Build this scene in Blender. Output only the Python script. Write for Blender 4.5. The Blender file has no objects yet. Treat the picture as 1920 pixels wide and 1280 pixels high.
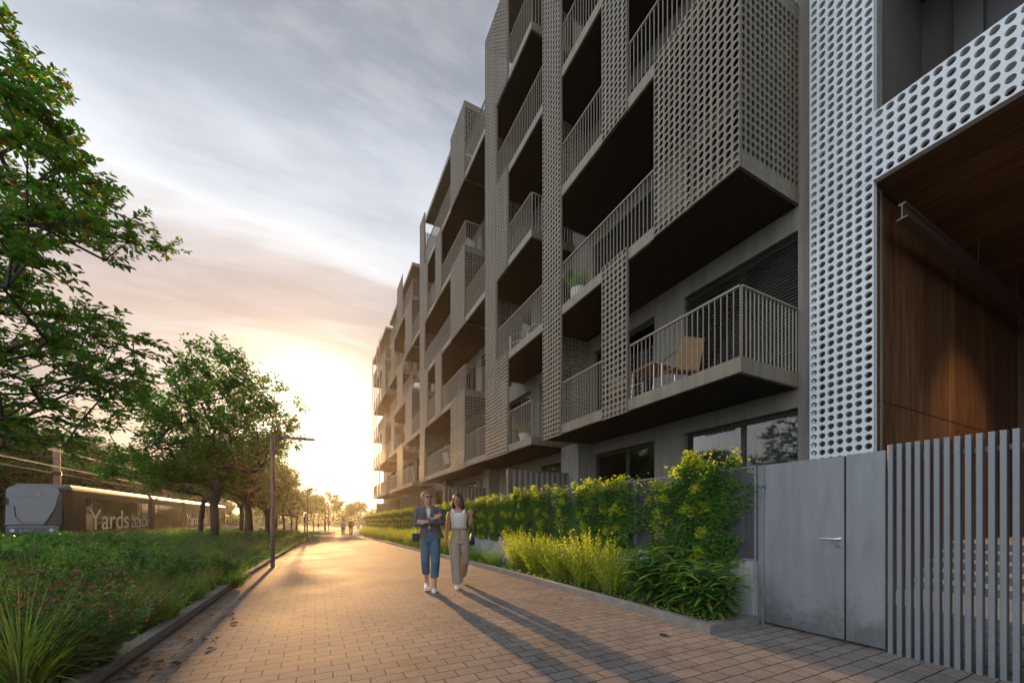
import bpy, bmesh, math, random
import numpy as np
from mathutils import Vector, Matrix
R = math.radians
sc = bpy.context.scene
COL = sc.collection

# ------------------------------------------------------------------ camera, sky, sun, exposure
CAM_A = R(26.82); FPX = 728.0; HOR = 972.0; CAMH = 1.25
cd = bpy.data.cameras.new('camera'); cam = bpy.data.objects.new('camera', cd); COL.objects.link(cam)
cam.location = (0, 0, CAMH); cam.rotation_euler = (R(90), 0, -CAM_A)
cd.sensor_width = 36; cd.lens = FPX / 1920 * 36; cd.shift_y = (HOR - 640) / 1920
cd.clip_start = 0.05; cd.clip_end = 2000
sc.camera = cam

SUN_EL = R(8.5); SUN_AZ = R(0.0)          # azimuth measured from +Y (street axis) towards +X
sunv = Vector((math.sin(SUN_AZ) * math.cos(SUN_EL), math.cos(SUN_AZ) * math.cos(SUN_EL), math.sin(SUN_EL)))
sl = bpy.data.lights.new('sun', 'SUN'); so = bpy.data.objects.new('sun', sl); COL.objects.link(so)
sl.energy = 5.0; sl.angle = R(1.2); sl.color = (1.0, 0.54, 0.21)
so.rotation_euler = sunv.to_track_quat('Z', 'Y').to_euler(); so.location = (0, 60, 40)
sc.view_settings.view_transform = 'Standard'; sc.view_settings.look = 'None'
sc.view_settings.gamma = 1; sc.view_settings.use_curve_mapping = False
sc.view_settings.exposure = 1.15
sc.cycles.use_denoising = True
sc.cycles.max_bounces = 6; sc.cycles.transparent_max_bounces = 24; sc.cycles.volume_bounces = 0
sc.cycles.transmission_bounces = 4
sc.cycles.sample_clamp_indirect = 6

class NT:
    def __init__(s, tree): s.t = tree; tree.nodes.clear()
    def n(s, typ, **kw):
        nd = s.t.nodes.new(typ)
        for k, v in kw.items():
            if k.startswith('i_'):
                key = k[2:]
                key = int(key) if key.isdigit() else key.replace('_', ' ')
                nd.inputs[key].default_value = v
            else: setattr(nd, k, v)
        return nd
    def l(s, a, b): s.t.links.new(a, b)
    def math(s, op, a, b=None, clamp=False):
        nd = s.n('ShaderNodeMath', operation=op); nd.use_clamp = clamp
        for i, v in enumerate((a, b)):
            if v is None: continue
            if hasattr(v, 'links'): s.l(v, nd.inputs[i])
            else: nd.inputs[i].default_value = v
        return nd.outputs[0]
    def ramp(s, fac, stops, interp='LINEAR'):
        nd = s.n('ShaderNodeValToRGB'); cr = nd.color_ramp; cr.interpolation = interp
        while len(cr.elements) < len(stops): cr.elements.new(0.5)
        for e, (p, c) in zip(cr.elements, stops):
            e.position = p; e.color = (*c, 1) if len(c) == 3 else c
        if fac is not None: s.l(fac, nd.inputs[0])
        return nd.outputs[0]
    def mix(s, fac, a, b, bt='MIX'):
        nd = s.n('ShaderNodeMix', data_type='RGBA', blend_type=bt)
        for i, v in ((0, fac), (6, a), (7, b)):
            if hasattr(v, 'links'): s.l(v, nd.inputs[i])
            elif i == 0: nd.inputs[0].default_value = v
            else: nd.inputs[i].default_value = (*v, 1)
        return nd.outputs[2]

w = bpy.data.worlds.new('World'); sc.world = w; w.use_nodes = True
k = NT(w.node_tree)
SKY_STRENGTH = 0.10
tc = k.n('ShaderNodeTexCoord'); nrm = k.n('ShaderNodeVectorMath', operation='NORMALIZE'); k.l(tc.outputs['Generated'], nrm.inputs[0])
sep = k.n('ShaderNodeSeparateXYZ'); k.l(nrm.outputs[0], sep.inputs[0])
z = k.math('MAXIMUM', sep.outputs[2], 0.0)
dt = k.n('ShaderNodeVectorMath', operation='DOT_PRODUCT'); k.l(nrm.outputs[0], dt.inputs[0]); dt.inputs[1].default_value = sunv
sd = k.math('MAXIMUM', dt.outputs['Value'], 0.0)
sky = k.n('ShaderNodeTexSky', sky_type='NISHITA'); sky.sun_disc = False
sky.sun_elevation = SUN_EL; sky.sun_rotation = SUN_AZ; sky.dust_density = 2.0; sky.air_density = 1.0
# flat cloud layer seen in perspective
zz = k.math('ADD', z, 0.16)
px_ = k.math('DIVIDE', sep.outputs[0], zz); py_ = k.math('DIVIDE', sep.outputs[1], zz)
cmb = k.n('ShaderNodeCombineXYZ'); k.l(px_, cmb.inputs[0]); k.l(py_, cmb.inputs[1])
mp = k.n('ShaderNodeMapping'); k.l(cmb.outputs[0], mp.inputs[0]); mp.inputs['Scale'].default_value = (0.55, 1.15, 1); mp.inputs['Location'].default_value = (3.1, 1.7, 0); mp.inputs['Rotation'].default_value = (0, 0, R(24))
n1 = k.n('ShaderNodeTexNoise', i_Scale=1.1, i_Detail=9.0, i_Roughness=0.55, i_Distortion=0.5); k.l(mp.outputs[0], n1.inputs['Vector'])
cl = k.ramp(n1.outputs['Fac'], [(0.36, (0, 0, 0)), (0.60, (1, 1, 1))], 'EASE')
mp2 = k.n('ShaderNodeMapping'); k.l(cmb.outputs[0], mp2.inputs[0]); mp2.inputs['Scale'].default_value = (0.8, 2.6, 1); mp2.inputs['Location'].default_value = (0.4, 5.2, 0); mp2.inputs['Rotation'].default_value = (0, 0, R(18))
n2 = k.n('ShaderNodeTexNoise', i_Scale=1.6, i_Detail=10.0, i_Roughness=0.62, i_Distortion=0.8); k.l(mp2.outputs[0], n2.inputs['Vector'])
wisp = k.ramp(n2.outputs['Fac'], [(0.42, (0, 0, 0)), (0.68, (1, 1, 1))], 'EASE')
zw = k.math('ADD', z, k.math('MULTIPLY', k.math('SUBTRACT', n1.outputs['Fac'], 0.5), 0.50))
clear = k.ramp(zw, [(0.0, (.60, .43, .27)), (0.14, (.54, .41, .31)), (0.26, (.46, .355, .31)), (0.35, (.36, .30, .29)), (0.42, (.42, .375, .37)), (0.48, (.66, .68, .71)), (0.56, (.58, .63, .70)), (0.66, (.38, .42, .49)), (0.8, (.25, .275, .32)), (1.0, (.2, .22, .26))])
cloud = k.ramp(zw, [(0.0, (.54, .39, .26)), (0.14, (.47, .37, .29)), (0.26, (.38, .30, .275)), (0.35, (.30, .26, .262)), (0.42, (.35, .32, .33)), (0.48, (.52, .53, .55)), (0.56, (.46, .49, .54)), (0.66, (.31, .34, .39)), (0.8, (.21, .23, .27)), (1.0, (.17, .19, .22))])
clear2 = k.ramp(z, [(0.0, (.34, .37, .42)), (0.3, (.36, .40, .46)), (0.6, (.34, .39, .47)), (1.0, (.22, .27, .36))])
cloud2 = k.ramp(z, [(0.0, (.42, .43, .47)), (0.4, (.34, .36, .41)), (1.0, (.2, .21, .25))])
wf = k.n('ShaderNodeMapRange', i_From_Min=0.1, i_From_Max=0.85); wf.interpolation_type = 'SMOOTHSTEP'; k.l(dt.outputs['Value'], wf.inputs[0])
m1 = k.mix(cl, k.mix(wf.outputs[0], clear2, clear), k.mix(wf.outputs[0], cloud2, cloud))
m2 = k.mix(k.math('MULTIPLY', wisp, 0.28), m1, (.78, .78, .80))
nis = k.mix(1.0, sky.outputs[0], (SKY_STRENGTH * 1.2,) * 3, 'MULTIPLY')
base = k.mix(0.06, m2, nis)
g1 = k.math('MULTIPLY', k.math('POWER', sd, 95.0), 2.8)
g2 = k.math('MULTIPLY', k.math('POWER', sd, 18.0), 0.17)
gl1 = k.mix(1.0, k.mix(0.0, (1.0, .86, .58), (1, 1, 1)), g1, 'MULTIPLY')
gl2 = k.mix(1.0, k.mix(0.0, (1.0, .72, .46), (1, 1, 1)), g2, 'MULTIPLY')
wd_ = k.n('ShaderNodeVectorMath', operation='DOT_PRODUCT'); k.l(nrm.outputs[0], wd_.inputs[0]); wd_.inputs[1].default_value = Vector((-.95, -.20, .32)).normalized()
g3 = k.math('MULTIPLY', k.math('POWER', k.math('MAXIMUM', wd_.outputs['Value'], 0.0), 2.2), 1.1)
gl3 = k.mix(1.0, k.mix(0.0, (.86, .93, 1.0), (1, 1, 1)), g3, 'MULTIPLY')     # bright open western sky across the street
tot = k.mix(1.0, k.mix(1.0, k.mix(1.0, base, gl1, 'ADD'), gl2, 'ADD'), gl3, 'ADD')
bg = k.n('ShaderNodeBackground', i_Strength=0.62); k.l(tot, bg.inputs[0])
# (strength applies to a cloud layer already scaled like the sky: the Nishita part keeps its 0.1)
out = k.n('ShaderNodeOutputWorld'); k.l(bg.outputs[0], out.inputs[0])

# ------------------------------------------------------------------ helpers
def proj(p):
    ca, sa = math.cos(CAM_A), math.sin(CAM_A)
    d = p[0] * sa + p[1] * ca; xr = p[0] * ca - p[1] * sa
    if d < 0.05: return None
    return (960 + FPX * xr / d, HOR - FPX * (p[2] - CAMH) / d, d)
def yp(px, X): return X / math.tan(CAM_A + math.atan((px - 960) / FPX))
def G(y): return 0.0 if y < 8 else -0.014 * (min(y, 50) - 8)

class MB:
    def __init__(s): s.V = []; s.F = []; s.n = 0
    def add(s, v, *fs):
        v = np.asarray(v, float).reshape(-1, 3); s.V.append(v)
        for f in fs: s.F.append(np.asarray(f, int).reshape(-1, np.asarray(f).shape[-1]) + s.n)
        s.n += len(v); return s
    def box(s, x0, x1, y0, y1, z0, z1):
        v = [(x0, y0, z0), (x1, y0, z0), (x1, y1, z0), (x0, y1, z0), (x0, y0, z1), (x1, y0, z1), (x1, y1, z1), (x0, y1, z1)]
        return s.add(v, [(0, 3, 2, 1), (4, 5, 6, 7), (0, 1, 5, 4), (1, 2, 6, 5), (2, 3, 7, 6), (3, 0, 4, 7)])
    def bbox(s, x0, x1, y0, y1, z0, z1, b=0.006):
        # box with chamfered edges
        bm = bmesh.new(); bmesh.ops.create_cube(bm, size=1)
        for v in bm.verts: v.co = Vector(((x0 + x1) / 2 + v.co.x * (x1 - x0), (y0 + y1) / 2 + v.co.y * (y1 - y0), (z0 + z1) / 2 + v.co.z * (z1 - z0)))
        bmesh.ops.bevel(bm, geom=bm.edges[:], offset=b, segments=1, affect='EDGES')
        bm.verts.index_update(); vs = [tuple(v.co) for v in bm.verts]; base = s.n; s.V.append(np.array(vs))
        for f in bm.faces: s.F.append(np.array([[v.index for v in f.verts]]) + base)
        s.n += len(vs); bm.free(); return s
    def tube(s, pts, rad, seg=8, cap=True, flat=(1, 1)):
        pts = [Vector(p) for p in pts]; n = len(pts)
        if not hasattr(rad, '__len__'): rad = [rad] * n
        vs = []; up = None
        for i, p in enumerate(pts):
            t = (pts[min(i + 1, n - 1)] - pts[max(i - 1, 0)]).normalized()
            if up is None:
                up = Vector((0, 0, 1)) if abs(t.z) < 0.9 else Vector((0, 1, 0))
            sx = t.cross(up)
            if sx.length < 1e-4: sx = t.cross(Vector((1, 0.1, 0)))
            sx.normalize(); sy = sx.cross(t).normalized(); up = sy
            for j in range(seg):
                a = 2 * math.pi * j / seg
                vs.append(p + sx * math.cos(a) * rad[i] * flat[0] + sy * math.sin(a) * rad[i] * flat[1])
        q = [(i * seg + j, i * seg + (j + 1) % seg, (i + 1) * seg + (j + 1) % seg, (i + 1) * seg + j) for i in range(n - 1) for j in range(seg)]
        s.add([tuple(v) for v in vs], q)
        if cap:
            b = s.n - n * seg
            s.F.append(np.array([[b + j for j in reversed(range(seg))]])); s.F.append(np.array([[b + (n - 1) * seg + j for j in range(seg)]]))
        return s
    def loft(s, rings, seg=16, cap=True):
        # rings: (cx, cy, cz, rx, ry)
        vs = []; n = len(rings)
        for (cx, cy, cz, rx, ry) in rings:
            for j in range(seg):
                a = 2 * math.pi * j / seg; vs.append((cx + rx * math.cos(a), cy + ry * math.sin(a), cz))
        q = [(i * seg + j, i * seg + (j + 1) % seg, (i + 1) * seg + (j + 1) % seg, (i + 1) * seg + j) for i in range(n - 1) for j in range(seg)]
        s.add(vs, q)
        if cap:
            b = s.n - n * seg
            s.F.append(np.array([[b + j for j in reversed(range(seg))]])); s.F.append(np.array([[b + (n - 1) * seg + j for j in range(seg)]]))
        return s
    def ell(s, c, r, seg=14, rings=9):
        rr = []
        for i in range(rings + 1):
            a = -math.pi / 2 + math.pi * (i + 0.02) / (rings + 0.04)
            rr.append((c[0], c[1], c[2] + r[2] * math.sin(a), max(r[0] * math.cos(a), 1e-3), max(r[1] * math.cos(a), 1e-3)))
        return s.loft(rr, seg)
    def build(s, name, mat, parent=None, smooth=False, origin=None, label=None):
        me = bpy.data.meshes.new(name)
        V = np.concatenate(s.V) if s.V else np.zeros((0, 3))
        if origin is not None: V = V - np.array(origin)
        me.vertices.add(len(V)); me.vertices.foreach_set('co', V.ravel())
        tot = np.concatenate([np.full(len(f), f.shape[1]) for f in s.F]); idx = np.concatenate([f.ravel() for f in s.F])
        me.loops.add(len(idx)); me.loops.foreach_set('vertex_index', idx)
        me.polygons.add(len(tot)); st = np.concatenate([[0], np.cumsum(tot)[:-1]])
        me.polygons.foreach_set('loop_start', st); me.polygons.foreach_set('loop_total', tot)
        me.polygons.foreach_set('use_smooth', np.full(len(tot), bool(smooth)))
        me.update(calc_edges=True); me.validate()
        if mat: me.materials.append(mat)
        o = bpy.data.objects.new(name, me); COL.objects.link(o)
        if parent is not None: o.parent = parent
        if origin is not None: o.location = origin
        if label: o['label'] = label
        return o

def tag(o, label=None, cat=None, group=None, kind=None):
    if label: o['label'] = label
    if cat: o['category'] = cat
    if group: o['group'] = group
    if kind: o['kind'] = kind
    return o
def empty(name, loc=(0, 0, 0), rz=0.0):
    o = bpy.data.objects.new(name, None); COL.objects.link(o); o.location = loc; o.rotation_euler = (0, 0, rz); o.empty_display_size = 0.3
    return o
def kids(o): return list(o.children)
def copy_tree(o, parent=None):
    c = o.copy(); COL.objects.link(c)
    if parent is not None: c.parent = parent
    for ch in kids(o): copy_tree(ch, c)
    return c

# ------------------------------------------------------------------ materials
MATS = {}
def mat(name, color, rough=0.6, metal=0.0, var=0.0, vscale=3.0, bump=0.0, bscale=40.0, spec=0.5, streak=0.0):
    m = bpy.data.materials.new(name); m.use_nodes = True; t = NT(m.node_tree)
    b = t.n('ShaderNodeBsdfPrincipled', i_Roughness=rough, i_Metallic=metal); b.inputs['Specular IOR Level'].default_value = spec
    b.inputs['Base Color'].default_value = (*color, 1)
    g = t.n('ShaderNodeTexCoord')
    if var > 0:
        ns = t.n('ShaderNodeTexNoise', i_Scale=vscale, i_Detail=8.0, i_Roughness=0.6); t.l(g.outputs['Object'], ns.inputs['Vector'])
        lo = tuple(c * (1 - var) for c in color); hi = tuple(min(1, c * (1 + var)) for c in color)
        cr = t.ramp(ns.outputs['Fac'], [(0.3, lo), (0.7, hi)])
        if streak > 0:   # faint rain streaks running down
            ms = t.n('ShaderNodeMapping'); ms.inputs['Scale'].default_value = (7, 7, .35); t.l(g.outputs['Object'], ms.inputs[0])
            nst = t.n('ShaderNodeTexNoise', i_Scale=1.3, i_Detail=7.0, i_Roughness=.6); t.l(ms.outputs[0], nst.inputs['Vector'])
            sr = t.ramp(nst.outputs['Fac'], [(0.38, (1 - streak,) * 3), (0.6, (1.0,) * 3)]); cr = t.mix(1.0, cr, sr, 'MULTIPLY')
        t.l(cr, b.inputs['Base Color'])
        rr = t.n('ShaderNodeMapRange', i_From_Min=0.3, i_From_Max=0.7, i_To_Min=max(0, rough - 0.08), i_To_Max=min(1, rough + 0.08)); t.l(ns.outputs['Fac'], rr.inputs[0]); t.l(rr.outputs[0], b.inputs['Roughness'])
    if bump > 0:
        n2 = t.n('ShaderNodeTexNoise', i_Scale=bscale, i_Detail=6.0); t.l(g.outputs['Object'], n2.inputs['Vector'])
        bp = t.n('ShaderNodeBump', i_Strength=bump, i_Distance=0.01); t.l(n2.outputs['Fac'], bp.inputs['Height']); t.l(bp.outputs[0], b.inputs['Normal'])
    o = t.n('ShaderNodeOutputMaterial'); t.l(b.outputs[0], o.inputs[0])
    MATS[name] = m; return m
def leafmat(name, cols, trans=0.45, rough=0.45, tcol=(.85, 1.4, .28), tscale=1.3):
    m = bpy.data.materials.new(name); m.use_nodes = True; t = NT(m.node_tree)
    g = t.n('ShaderNodeNewGeometry'); st = [(i / max(1, len(cols) - 1) if len(cols) > 1 else 0, c) for i, c in enumerate(cols)]
    cr = t.ramp(g.outputs['Random Per Island'], st)
    b = t.n('ShaderNodeBsdfPrincipled', i_Roughness=rough); t.l(cr, b.inputs['Base Color']); b.inputs['Specular IOR Level'].default_value = 0.18
    tr = t.n('ShaderNodeBsdfTranslucent'); tm = t.mix(1.0, cr, tuple(min(1.0 * 3, c * tscale) for c in tcol), 'MULTIPLY'); t.l(tm, tr.inputs[0])
    mx = t.n('ShaderNodeMixShader', i_0=trans); t.l(b.outputs[0], mx.inputs[1]); t.l(tr.outputs[0], mx.inputs[2])
    o = t.n('ShaderNodeOutputMaterial'); t.l(mx.outputs[0], o.inputs[0]); MATS[name] = m; return m
M_BRONZE = mat('bronze_metal', (.20, .172, .13), 0.5, 0.1, var=.12, vscale=1.2, streak=.22)
M_SLAB = mat('bronze_slab', (.22, .188, .14), 0.5, 0.1, var=.10, vscale=1.0, bump=.05, bscale=90, streak=.25)
def seams(m, pitch):
    t = m.node_tree; b = [n for n in t.nodes if n.type == 'BSDF_PRINCIPLED'][0]; src = b.inputs['Base Color'].links[0].from_socket; q = NT.__new__(NT); q.t = t
    g = q.n('ShaderNodeTexCoord'); s_ = q.n('ShaderNodeSeparateXYZ'); q.l(g.outputs['Object'], s_.inputs[0])
    ln = q.math('LESS_THAN', q.math('FRACT', q.math('DIVIDE', s_.outputs[1], pitch)), .006 / pitch * 1.3)
    q.l(q.mix(ln, src, (.05, .045, .04)), b.inputs['Base Color'])
seams(M_SLAB, 1.6)
M_RAIL = mat('rail_metal', (.26, .225, .175), 0.5, 0.1)
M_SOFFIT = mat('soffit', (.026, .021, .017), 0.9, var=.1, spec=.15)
M_PLASTER = mat('plaster', (.215, .20, .17), 0.9, var=.10, vscale=1.5, bump=.35, bscale=120, streak=.18)
M_CONC = mat('concrete', (.30, .30, .30), 0.85, var=.18, vscale=2.5, bump=.25, bscale=60, streak=.3)
M_KERB = mat('kerb_stone', (.19, .18, .17), 0.85, var=.22, vscale=6, bump=.4, bscale=70)
M_WHITE = mat('white_panel', (.60, .645, .68), 0.45, var=.04, vscale=1.0)
M_DARK = mat('dark_frame', (.03, .03, .03), 0.4)
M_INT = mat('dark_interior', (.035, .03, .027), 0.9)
M_CURT = mat('curtain', (.20, .195, .18), 0.9, var=.1, vscale=8)
M_BLIND = mat('blind_slat', (.16, .16, .155), 0.35, 0.5)
M_SOIL = mat('soil', (.045, .035, .025), 0.95, var=.4, vscale=4, bump=.8, bscale=30)
M_GATEP = mat('post_metal', (.20, .216, .233), 0.5, 0.4, var=.08, vscale=8)
M_LAMP = mat('lamp_metal', (.07, .072, .078), 0.5, 0.2)
M_BARK = mat('bark', (.055, .042, .032), 0.9, var=.35, vscale=9, bump=.9, bscale=18)
M_BARKL = mat('bark_light', (.12, .09, .065), 0.9, var=.3, vscale=9, bump=.6, bscale=18)
M_WOODF = mat('chair_wood', (.42, .25, .12), 0.5, var=.15, vscale=12)
M_CHROME = mat('chrome', (.7, .7, .7), 0.18, 1.0)
M_POT = mat('pot_white', (.6, .6, .58), 0.5)
M_STEEL = mat('bare_steel', (.13, .10, .085), 0.5, 0.6, var=.2, vscale=10)
M_BEIGE = mat('beige_stone', (.46, .38, .29), 0.7, var=.12, vscale=3, bump=.1)
M_STEPD = mat('step_stone', (.12, .12, .13), 0.7, var=.12, vscale=3)

def glassmat():
    m = bpy.data.materials.new('window_glass'); m.use_nodes = True; t = NT(m.node_tree)
    f = t.n('ShaderNodeFresnel', i_IOR=1.55); tr = t.n('ShaderNodeBsdfTransparent'); tr.inputs[0].default_value = (.75, .78, .76, 1)
    gl = t.n('ShaderNodeBsdfGlossy', i_Roughness=0.02); gl.inputs[0].default_value = (.95, .95, .95, 1)
    mx = t.n('ShaderNodeMixShader'); a = t.math('ADD', f.outputs[0], 0.02, clamp=True)
    t.l(a, mx.inputs[0]); t.l(tr.outputs[0], mx.inputs[1]); t.l(gl.outputs[0], mx.inputs[2])
    o = t.n('ShaderNodeOutputMaterial'); t.l(mx.outputs[0], o.inputs[0]); return m
M_GLASS = glassmat()

def paver():
    m = bpy.data.materials.new('pavers'); m.use_nodes = True; t = NT(m.node_tree)
    g = t.n('ShaderNodeTexCoord')
    mpn = t.n('ShaderNodeMapping'); t.l(g.outputs['Object'], mpn.inputs[0])
    nz = t.n('ShaderNodeTexNoise', i_Scale=14.0, i_Detail=3.0); t.l(mpn.outputs[0], nz.inputs['Vector'])
    wob = t.n('ShaderNodeVectorMath', operation='SCALE'); wob.inputs['Scale'].default_value = 0.010; t.l(nz.outputs['Color'], wob.inputs[0])
    ad = t.n('ShaderNodeVectorMath', operation='ADD'); t.l(mpn.outputs[0], ad.inputs[0]); t.l(wob.outputs[0], ad.inputs[1])
    br = t.n('ShaderNodeTexBrick', i_Scale=1.0, i_Mortar_Size=0.0055, i_Mortar_Smooth=0.25, i_Bias=0.0, i_Brick_Width=0.255, i_Row_Height=0.14)
    br.offset = 0.5; br.inputs['Color1'].default_value = (.178, .158, .148, 1); br.inputs['Color2'].default_value = (.222, .196, .182, 1); br.inputs['Mortar'].default_value = (.035, .03, .026, 1)
    t.l(ad.outputs[0], br.inputs['Vector'])
    n2 = t.n('ShaderNodeTexNoise', i_Scale=0.55, i_Detail=6.0, i_Roughness=.65); t.l(g.outputs['Object'], n2.inputs['Vector'])
    st = t.ramp(n2.outputs['Fac'], [(0.3, (.78, .78, .80)), (0.7, (1.12, 1.1, 1.08))])
    c = t.mix(1.0, br.outputs['Color'], st, 'MULTIPLY')
    n3 = t.n('ShaderNodeTexNoise', i_Scale=60.0, i_Detail=4.0); t.l(g.outputs['Object'], n3.inputs['Vector'])
    sp = t.ramp(n3.outputs['Fac'], [(0.35, (.85, .85, .85)), (0.65, (1.1, 1.1, 1.1))])
    c2 = t.mix(1.0, c, sp, 'MULTIPLY')
    vo = t.n('ShaderNodeTexVoronoi', i_Scale=2.3); vo.inputs['Randomness'].default_value = 1.0; t.l(g.outputs['Object'], vo.inputs['Vector'])
    gum = t.ramp(vo.outputs['Distance'], [(0.030, (.45, .43, .42)), (0.045, (1, 1, 1))]); c2 = t.mix(.8, c2, gum, 'MULTIPLY')   # trodden spots
    n5 = t.n('ShaderNodeTexNoise', i_Scale=2.2, i_Detail=9.0, i_Roughness=.7); t.l(g.outputs['Object'], n5.inputs['Vector'])
    sta = t.ramp(n5.outputs['Fac'], [(0.36, (.72, .70, .68)), (0.5, (1, 1, 1))]); c2 = t.mix(.7, c2, sta, 'MULTIPLY')
    b = t.n('ShaderNodeBsdfPrincipled', i_Roughness=0.7); b.inputs['Specular IOR Level'].default_value = 0.07
    t.l(c2, b.inputs['Base Color'])
    rr = t.n('ShaderNodeMapRange', i_From_Min=0.3, i_From_Max=0.7, i_To_Min=.75, i_To_Max=.9); t.l(n2.outputs['Fac'], rr.inputs[0]); t.l(rr.outputs[0], b.inputs['Roughness'])
    h = t.math('ADD', t.math('MULTIPLY', br.outputs['Fac'], -1.0), t.math('MULTIPLY', n3.outputs['Fac'], 0.12))
    bp = t.n('ShaderNodeBump', i_Strength=0.55, i_Distance=0.006); t.l(h, bp.inputs['Height']); t.l(bp.outputs[0], b.inputs['Normal'])
    o = t.n('ShaderNodeOutputMaterial'); t.l(b.outputs[0], o.inputs[0]); return m
M_PAVER = paver()

def woodpanel(name, along='Z', wdt=0.28):
    m = bpy.data.materials.new(name); m.use_nodes = True; t = NT(m.node_tree)
    g = t.n('ShaderNodeTexCoord'); s_ = t.n('ShaderNodeSeparateXYZ'); t.l(g.outputs['Object'], s_.inputs[0])
    ax = {'Z': 0, 'Y': 0}[along]
    u = t.math('DIVIDE', s_.outputs[ax], wdt); cell = t.math('FLOOR', u); fr = t.math('FRACT', u)
    wn = t.n('ShaderNodeTexWhiteNoise', noise_dimensions='1D'); t.l(cell, wn.inputs['W'])
    mp_ = t.n('ShaderNodeMapping'); t.l(g.outputs['Object'], mp_.inputs[0]); mp_.inputs['Scale'].default_value = (9, 9, .55) if along == 'Z' else (9, .55, 9)
    off = t.n('ShaderNodeVectorMath', operation='ADD'); t.l(mp_.outputs[0], off.inputs[0]); t.l(wn.outputs['Color'], off.inputs[1])
    ns = t.n('ShaderNodeTexNoise', i_Scale=1.6, i_Detail=8.0, i_Distortion=1.2); t.l(off.outputs[0], ns.inputs['Vector'])
    gr = t.ramp(ns.outputs['Fac'], [(0.3, (.075, .036, .017)), (0.5, (.15, .075, .034)), (0.72, (.23, .125, .058))])
    tone = t.ramp(wn.outputs['Value'], [(0, (.6, .56, .52)), (1, (1.15, 1.12, 1.08))])
    c = t.mix(1.0, gr, tone, 'MULTIPLY')
    e = t.math('LESS_THAN', fr, 0.02); c = t.mix(e, c, (.015, .01, .008))
    b = t.n('ShaderNodeBsdfPrincipled', i_Roughness=0.55); t.l(c, b.inputs['Base Color'])
    o = t.n('ShaderNodeOutputMaterial'); t.l(b.outputs[0], o.inputs[0]); return m
M_WOODW = woodpanel('wood_wall', 'Z'); M_WOODC = woodpanel('wood_ceiling', 'Y')

def gatemat():
    m = bpy.data.materials.new('brushed_sheet'); m.use_nodes = True; t = NT(m.node_tree)
    g = t.n('ShaderNodeTexCoord'); mp_ = t.n('ShaderNodeMapping'); t.l(g.outputs['Object'], mp_.inputs[0]); mp_.inputs['Scale'].default_value = (3, 6, 1.1)
    ns = t.n('ShaderNodeTexNoise', i_Scale=1.2, i_Detail=9.0, i_Roughness=.65); t.l(mp_.outputs[0], ns.inputs['Vector'])
    c = t.ramp(ns.outputs['Fac'], [(0.3, (.19, .206, .224)), (0.7, (.265, .284, .306))])
    # dirt splashed up from the paving along the bottom of the sheet
    s_ = t.n('ShaderNodeSeparateXYZ'); t.l(g.outputs['Object'], s_.inputs[0])
    n2 = t.n('ShaderNodeTexNoise', i_Scale=4.0, i_Detail=10.0, i_Roughness=.72); t.l(g.outputs['Object'], n2.inputs['Vector'])
    hgt = t.n('ShaderNodeMapRange', i_From_Min=0.05, i_From_Max=0.75, i_To_Min=.22, i_To_Max=-.25); t.l(s_.outputs[2], hgt.inputs[0])
    dd = t.ramp(t.math('ADD', n2.outputs['Fac'], hgt.outputs[0]), [(0.5, (0, 0, 0)), (0.72, (1, 1, 1))])
    c = t.mix(t.math('MULTIPLY', dd, .6), c, (.08, .078, .075))
    m3 = t.n('ShaderNodeMapping'); t.l(g.outputs['Object'], m3.inputs[0]); m3.inputs['Scale'].default_value = (1, 40, 2.2); m3.inputs['Rotation'].default_value = (R(9), 0, 0)
    n7 = t.n('ShaderNodeTexNoise', i_Scale=2.0, i_Detail=5.0); t.l(m3.outputs[0], n7.inputs['Vector'])
    c = t.mix(t.math('MULTIPLY', t.ramp(n7.outputs['Fac'], [(0.62, (0, 0, 0)), (0.66, (1, 1, 1))]), .18), c, (.33, .34, .35))
    b = t.n('ShaderNodeBsdfPrincipled', i_Roughness=.48, i_Metallic=.45); t.l(c, b.inputs['Base Color'])
    o = t.n('ShaderNodeOutputMaterial'); t.l(b.outputs[0], o.inputs[0]); return m
M_GATE = gatemat()

def meshfence():
    m = bpy.data.materials.new('expanded_mesh'); m.use_nodes = True; t = NT(m.node_tree)
    g = t.n('ShaderNodeTexCoord'); s_ = t.n('ShaderNodeSeparateXYZ'); t.l(g.outputs['Object'], s_.inputs[0])
    # staggered oval holes
    row = t.math('DIVIDE', s_.outputs[2], 0.022); rf = t.math('FLOOR', row); odd = t.math('MULTIPLY', t.math('FLOORED_MODULO', rf, 2.0), 0.5)
    cu = t.math('ADD', t.math('DIVIDE', s_.outputs[1], 0.042), odd)
    a = t.math('SUBTRACT', t.math('FRACT', cu), 0.5); b_ = t.math('SUBTRACT', t.math('FRACT', row), 0.5)
    d = t.math('ADD', t.math('MULTIPLY', t.math('MULTIPLY', a, a), 5.6), t.math('MULTIPLY', t.math('MULTIPLY', b_, b_), 6.2))
    hole = t.math('LESS_THAN', d, 1.0)
    b = t.n('ShaderNodeBsdfPrincipled', i_Roughness=.5, i_Metallic=.3); b.inputs['Base Color'].default_value = (.13, .13, .14, 1)
    tr = t.n('ShaderNodeBsdfTransparent'); mx = t.n('ShaderNodeMixShader'); t.l(hole, mx.inputs[0]); t.l(b.outputs[0], mx.inputs[1]); t.l(tr.outputs[0], mx.inputs[2])
    o = t.n('ShaderNodeOutputMaterial'); t.l(mx.outputs[0], o.inputs[0]); return m
M_MESH = meshfence()
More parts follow.
